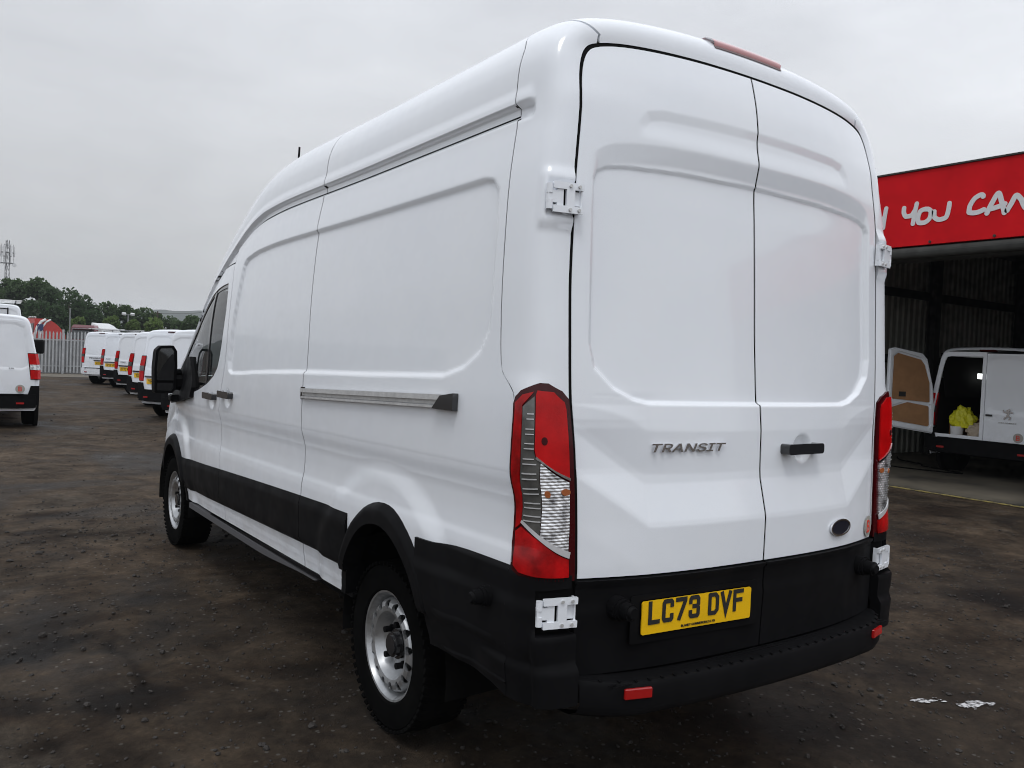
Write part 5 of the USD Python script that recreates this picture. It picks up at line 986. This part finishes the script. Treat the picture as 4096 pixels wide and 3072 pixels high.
obj('front_window', box((1.9, .06, .9), (0, -1.52, 2.7)), M['blackglass'], rt); obj('side_window', box((.05, .6, .7), (-1.29, -1.0, 2.75)), M['lblue'], rt); obj('side_window', box((.05, .6, .7), (1.29, -1.0, 2.75)), M['lblue'], rt)
obj('roof_light_bar', cat_([box((1.9, .08, .06), (0, -1.3, 3.80)), *[cyl(.05, .1, (x, -1.3, 3.74)) for x in (-.8, .8)], *[box((.2, .14, .1), (x, -1.3, 3.84), .02) for x in (-.6, 0, .6)]]), M['lwhite'], rt)
for s in (-1, 1): simple_wheel(rt, s * 1.05, -.7, .5); simple_wheel(rt, s * 1.05, 1.0, .5)
obj('chassis', box((2.2, 3.2, .4), (0, 0, .7)), M['void'], rt)
# masts, poles, wire
M['galv'] = mat('galvanised_steel', (.22, .225, .23), .5, metal=.4)
tm = thing('telecom_mast', 'lattice telecom mast with panel antennas rising above the trees at the left edge', 'mast', (8.9, 184.7, 0))
leg = lambda z: 1.1 - .035 * z if z < 17 else .5
lat = []
for a in (.3, 2.4, 4.5): lat.append(bar((.62 * math.cos(a), .62 * math.sin(a), 0), (.32 * math.cos(a), .32 * math.sin(a), 20), .06))
for k in range(10):
    for i, a in enumerate((.3, 2.4, 4.5)):
        b = (2.4, 4.5, .3)[i]; r0, r1 = .62 - .015 * 2 * k, .62 - .015 * 2 * (k + 1); lat.append(bar((r0 * math.cos(a), r0 * math.sin(a), 2 * k), (r1 * math.cos(b), r1 * math.sin(b), 2 * k + 2), .04))
obj('lattice', cat_(lat), M['galv'], tm)
for z in (15.6, 17.6): obj('platform', cat_([lathe([(1.0, z), (1.1, z), (1.1, z + .1), (1.0, z + .1), (1.0, z)], 20, 'z'), bar((-1.3, 0, z), (1.3, 0, z), .06), bar((0, -1.3, z), (0, 1.3, z), .06)]), M['galv'], tm)
for a in np.linspace(0, 2 * np.pi, 6, endpoint=False):
    obj('antenna_panel', box((.34, .18, 2.0), (1.15 * math.cos(a), 1.15 * math.sin(a), 17.9), .03, rz=a + 1.57), M['lwhite'], tm); obj('antenna_pole', bar((1.0 * math.cos(a), 1.0 * math.sin(a), 15.4), (1.0 * math.cos(a), 1.0 * math.sin(a), 19.2), .04), M['galv'], tm)
obj('dish', T(cyl(.35, .2, (0, 0, 0), 'y', 20), (1.15, -.8, 15.3)), M['lwhite'], tm)
lp = thing('floodlight_mast', 'grey post with two floodlights in front of the trees', 'lamp post', (18.48, 117.3, 0))
obj('post', lathe([(.12, 0), (.075, 5.2), (0, 5.2)], 12, 'z'), M['galv'], lp); obj('cross_arm', box((1.3, .08, .08), (0, 0, 5.2)), M['galv'], lp)
for x in (-.52, .52): obj('floodlight', box((.5, .3, .32), (x, -.05, 5.28), .05, rx=.5), M['lwhite'], lp)
tp = thing('thin_pole', 'thin grey pole standing behind the fence left of the maroon lorry', 'pole', (8.74, 92.4, 0)); obj('post', cyl(.06, 4.7, (0, 0, 2.35), n=10), M['galv'], tp); obj('cap', cyl(.08, .08, (0, 0, 4.72), n=10), M['galv'], tp)
for x, y, h, lab in ((24.93, 131.1, 6.4, 'wooden pole inside the trees carrying the left end of the wire'), (37.2, 122.9, 8.0, 'wooden pole hidden beyond the large van carrying the right end of the wire')):
    up = thing('wire_pole', lab, 'pole', (x, y, 0)); obj('post', cyl(.12, h, (0, 0, h / 2), n=10, r2=.09), M['bark'], up); obj('cross_arm', box((1.2, .1, .1), (0, 0, h - .3)), M['bark'], up)
q = np.linspace(0, 1, 30); wp = np.stack([24.93 + 12.27 * q, 131.1 - 8.2 * q, 6.1 + 1.6 * q - 1.4 * q * (1 - q)], 1)
tag(obj('overhead_wire', tube(wp, .022, 5), M['gloss']), 'thin overhead wire crossing the sky towards the large van', 'wire')
sh = thing('far_shed', 'small pale shed roof showing above the parked vans', 'building', (32.4, 156.4, 0), .2); obj('wall', box((3.4, 3.0, 4.3), (0, 0, 2.15)), M['sheet'], sh); obj('roof', box((3.7, 3.3, .3), (0, 0, 4.45)), M['lwhite'], sh)
# hills
M['hill'] = usdkit.material(stage, L + 'hill_woodland', {'g': ('geometry', {}), 'n': ('noise_texture', {'scale': .012, 'detail': 8.0, 'roughness': .7}), 'r': ('rgb_ramp', {'ramp': [(.35, (.016, .024, .015)), (.55, (.034, .042, .024)), (.7, (.06, .066, .04))]}), 'p': ('principled_bsdf', {'roughness': .9, 'specular_ior_level': .1})}, [('g.position', 'n.vector'), ('n.fac', 'r.fac'), ('r.color', 'p.base_color')], surface='p.BSDF')
ang = np.radians(np.linspace(-30, 75, 211)); rad = np.linspace(1150, 2300, 24); A_, R_ = np.meshgrid(ang, rad, indexing='ij')
hx, hy = R_ * np.sin(A_), R_ * np.cos(A_); ridge = np.sin(np.clip((R_ - 1150) / 900, 0, 1) * np.pi / 2) ** 2 * np.clip((2300 - R_) / 400, 0, 1)
hz = ridge * (40 + 52 * (meshkit.fbm(np.stack([hx / 420, hy / 420, 0 * hx], -1), 4, 2) - .3) + 7 * meshkit.fbm(np.stack([hx / 40, hy / 40, 0 * hx], -1), 3, 8)) * 1.25 - 1
n1, n2 = A_.shape; a_ = (np.arange(n1 - 1)[:, None] * n2 + np.arange(n2 - 1)[None]).ravel(); hf = np.vstack([np.stack([a_, a_ + n2, a_ + n2 + 1], 1), np.stack([a_, a_ + n2 + 1, a_ + 1], 1)])
tag(obj('hills', (np.stack([hx.ravel(), hy.ravel(), hz.ravel()], 1), hf), M['hill'], smooth=True), kind='structure')
# ---------------------------------------------------------------- haze: even air round the whole scene
usdkit.material(stage, L + 'haze_air', {'v': ('principled_volume', {'color': (.86, .90, .96), 'density': .0002, 'anisotropy': .3})}, [], volume='v.volume')
tag(obj('haze', box((6400, 6400, 130), (0, 0, 63.9)), L + 'haze_air'), 'thin pale haze over the yard and the far hills', 'haze', kind='stuff')
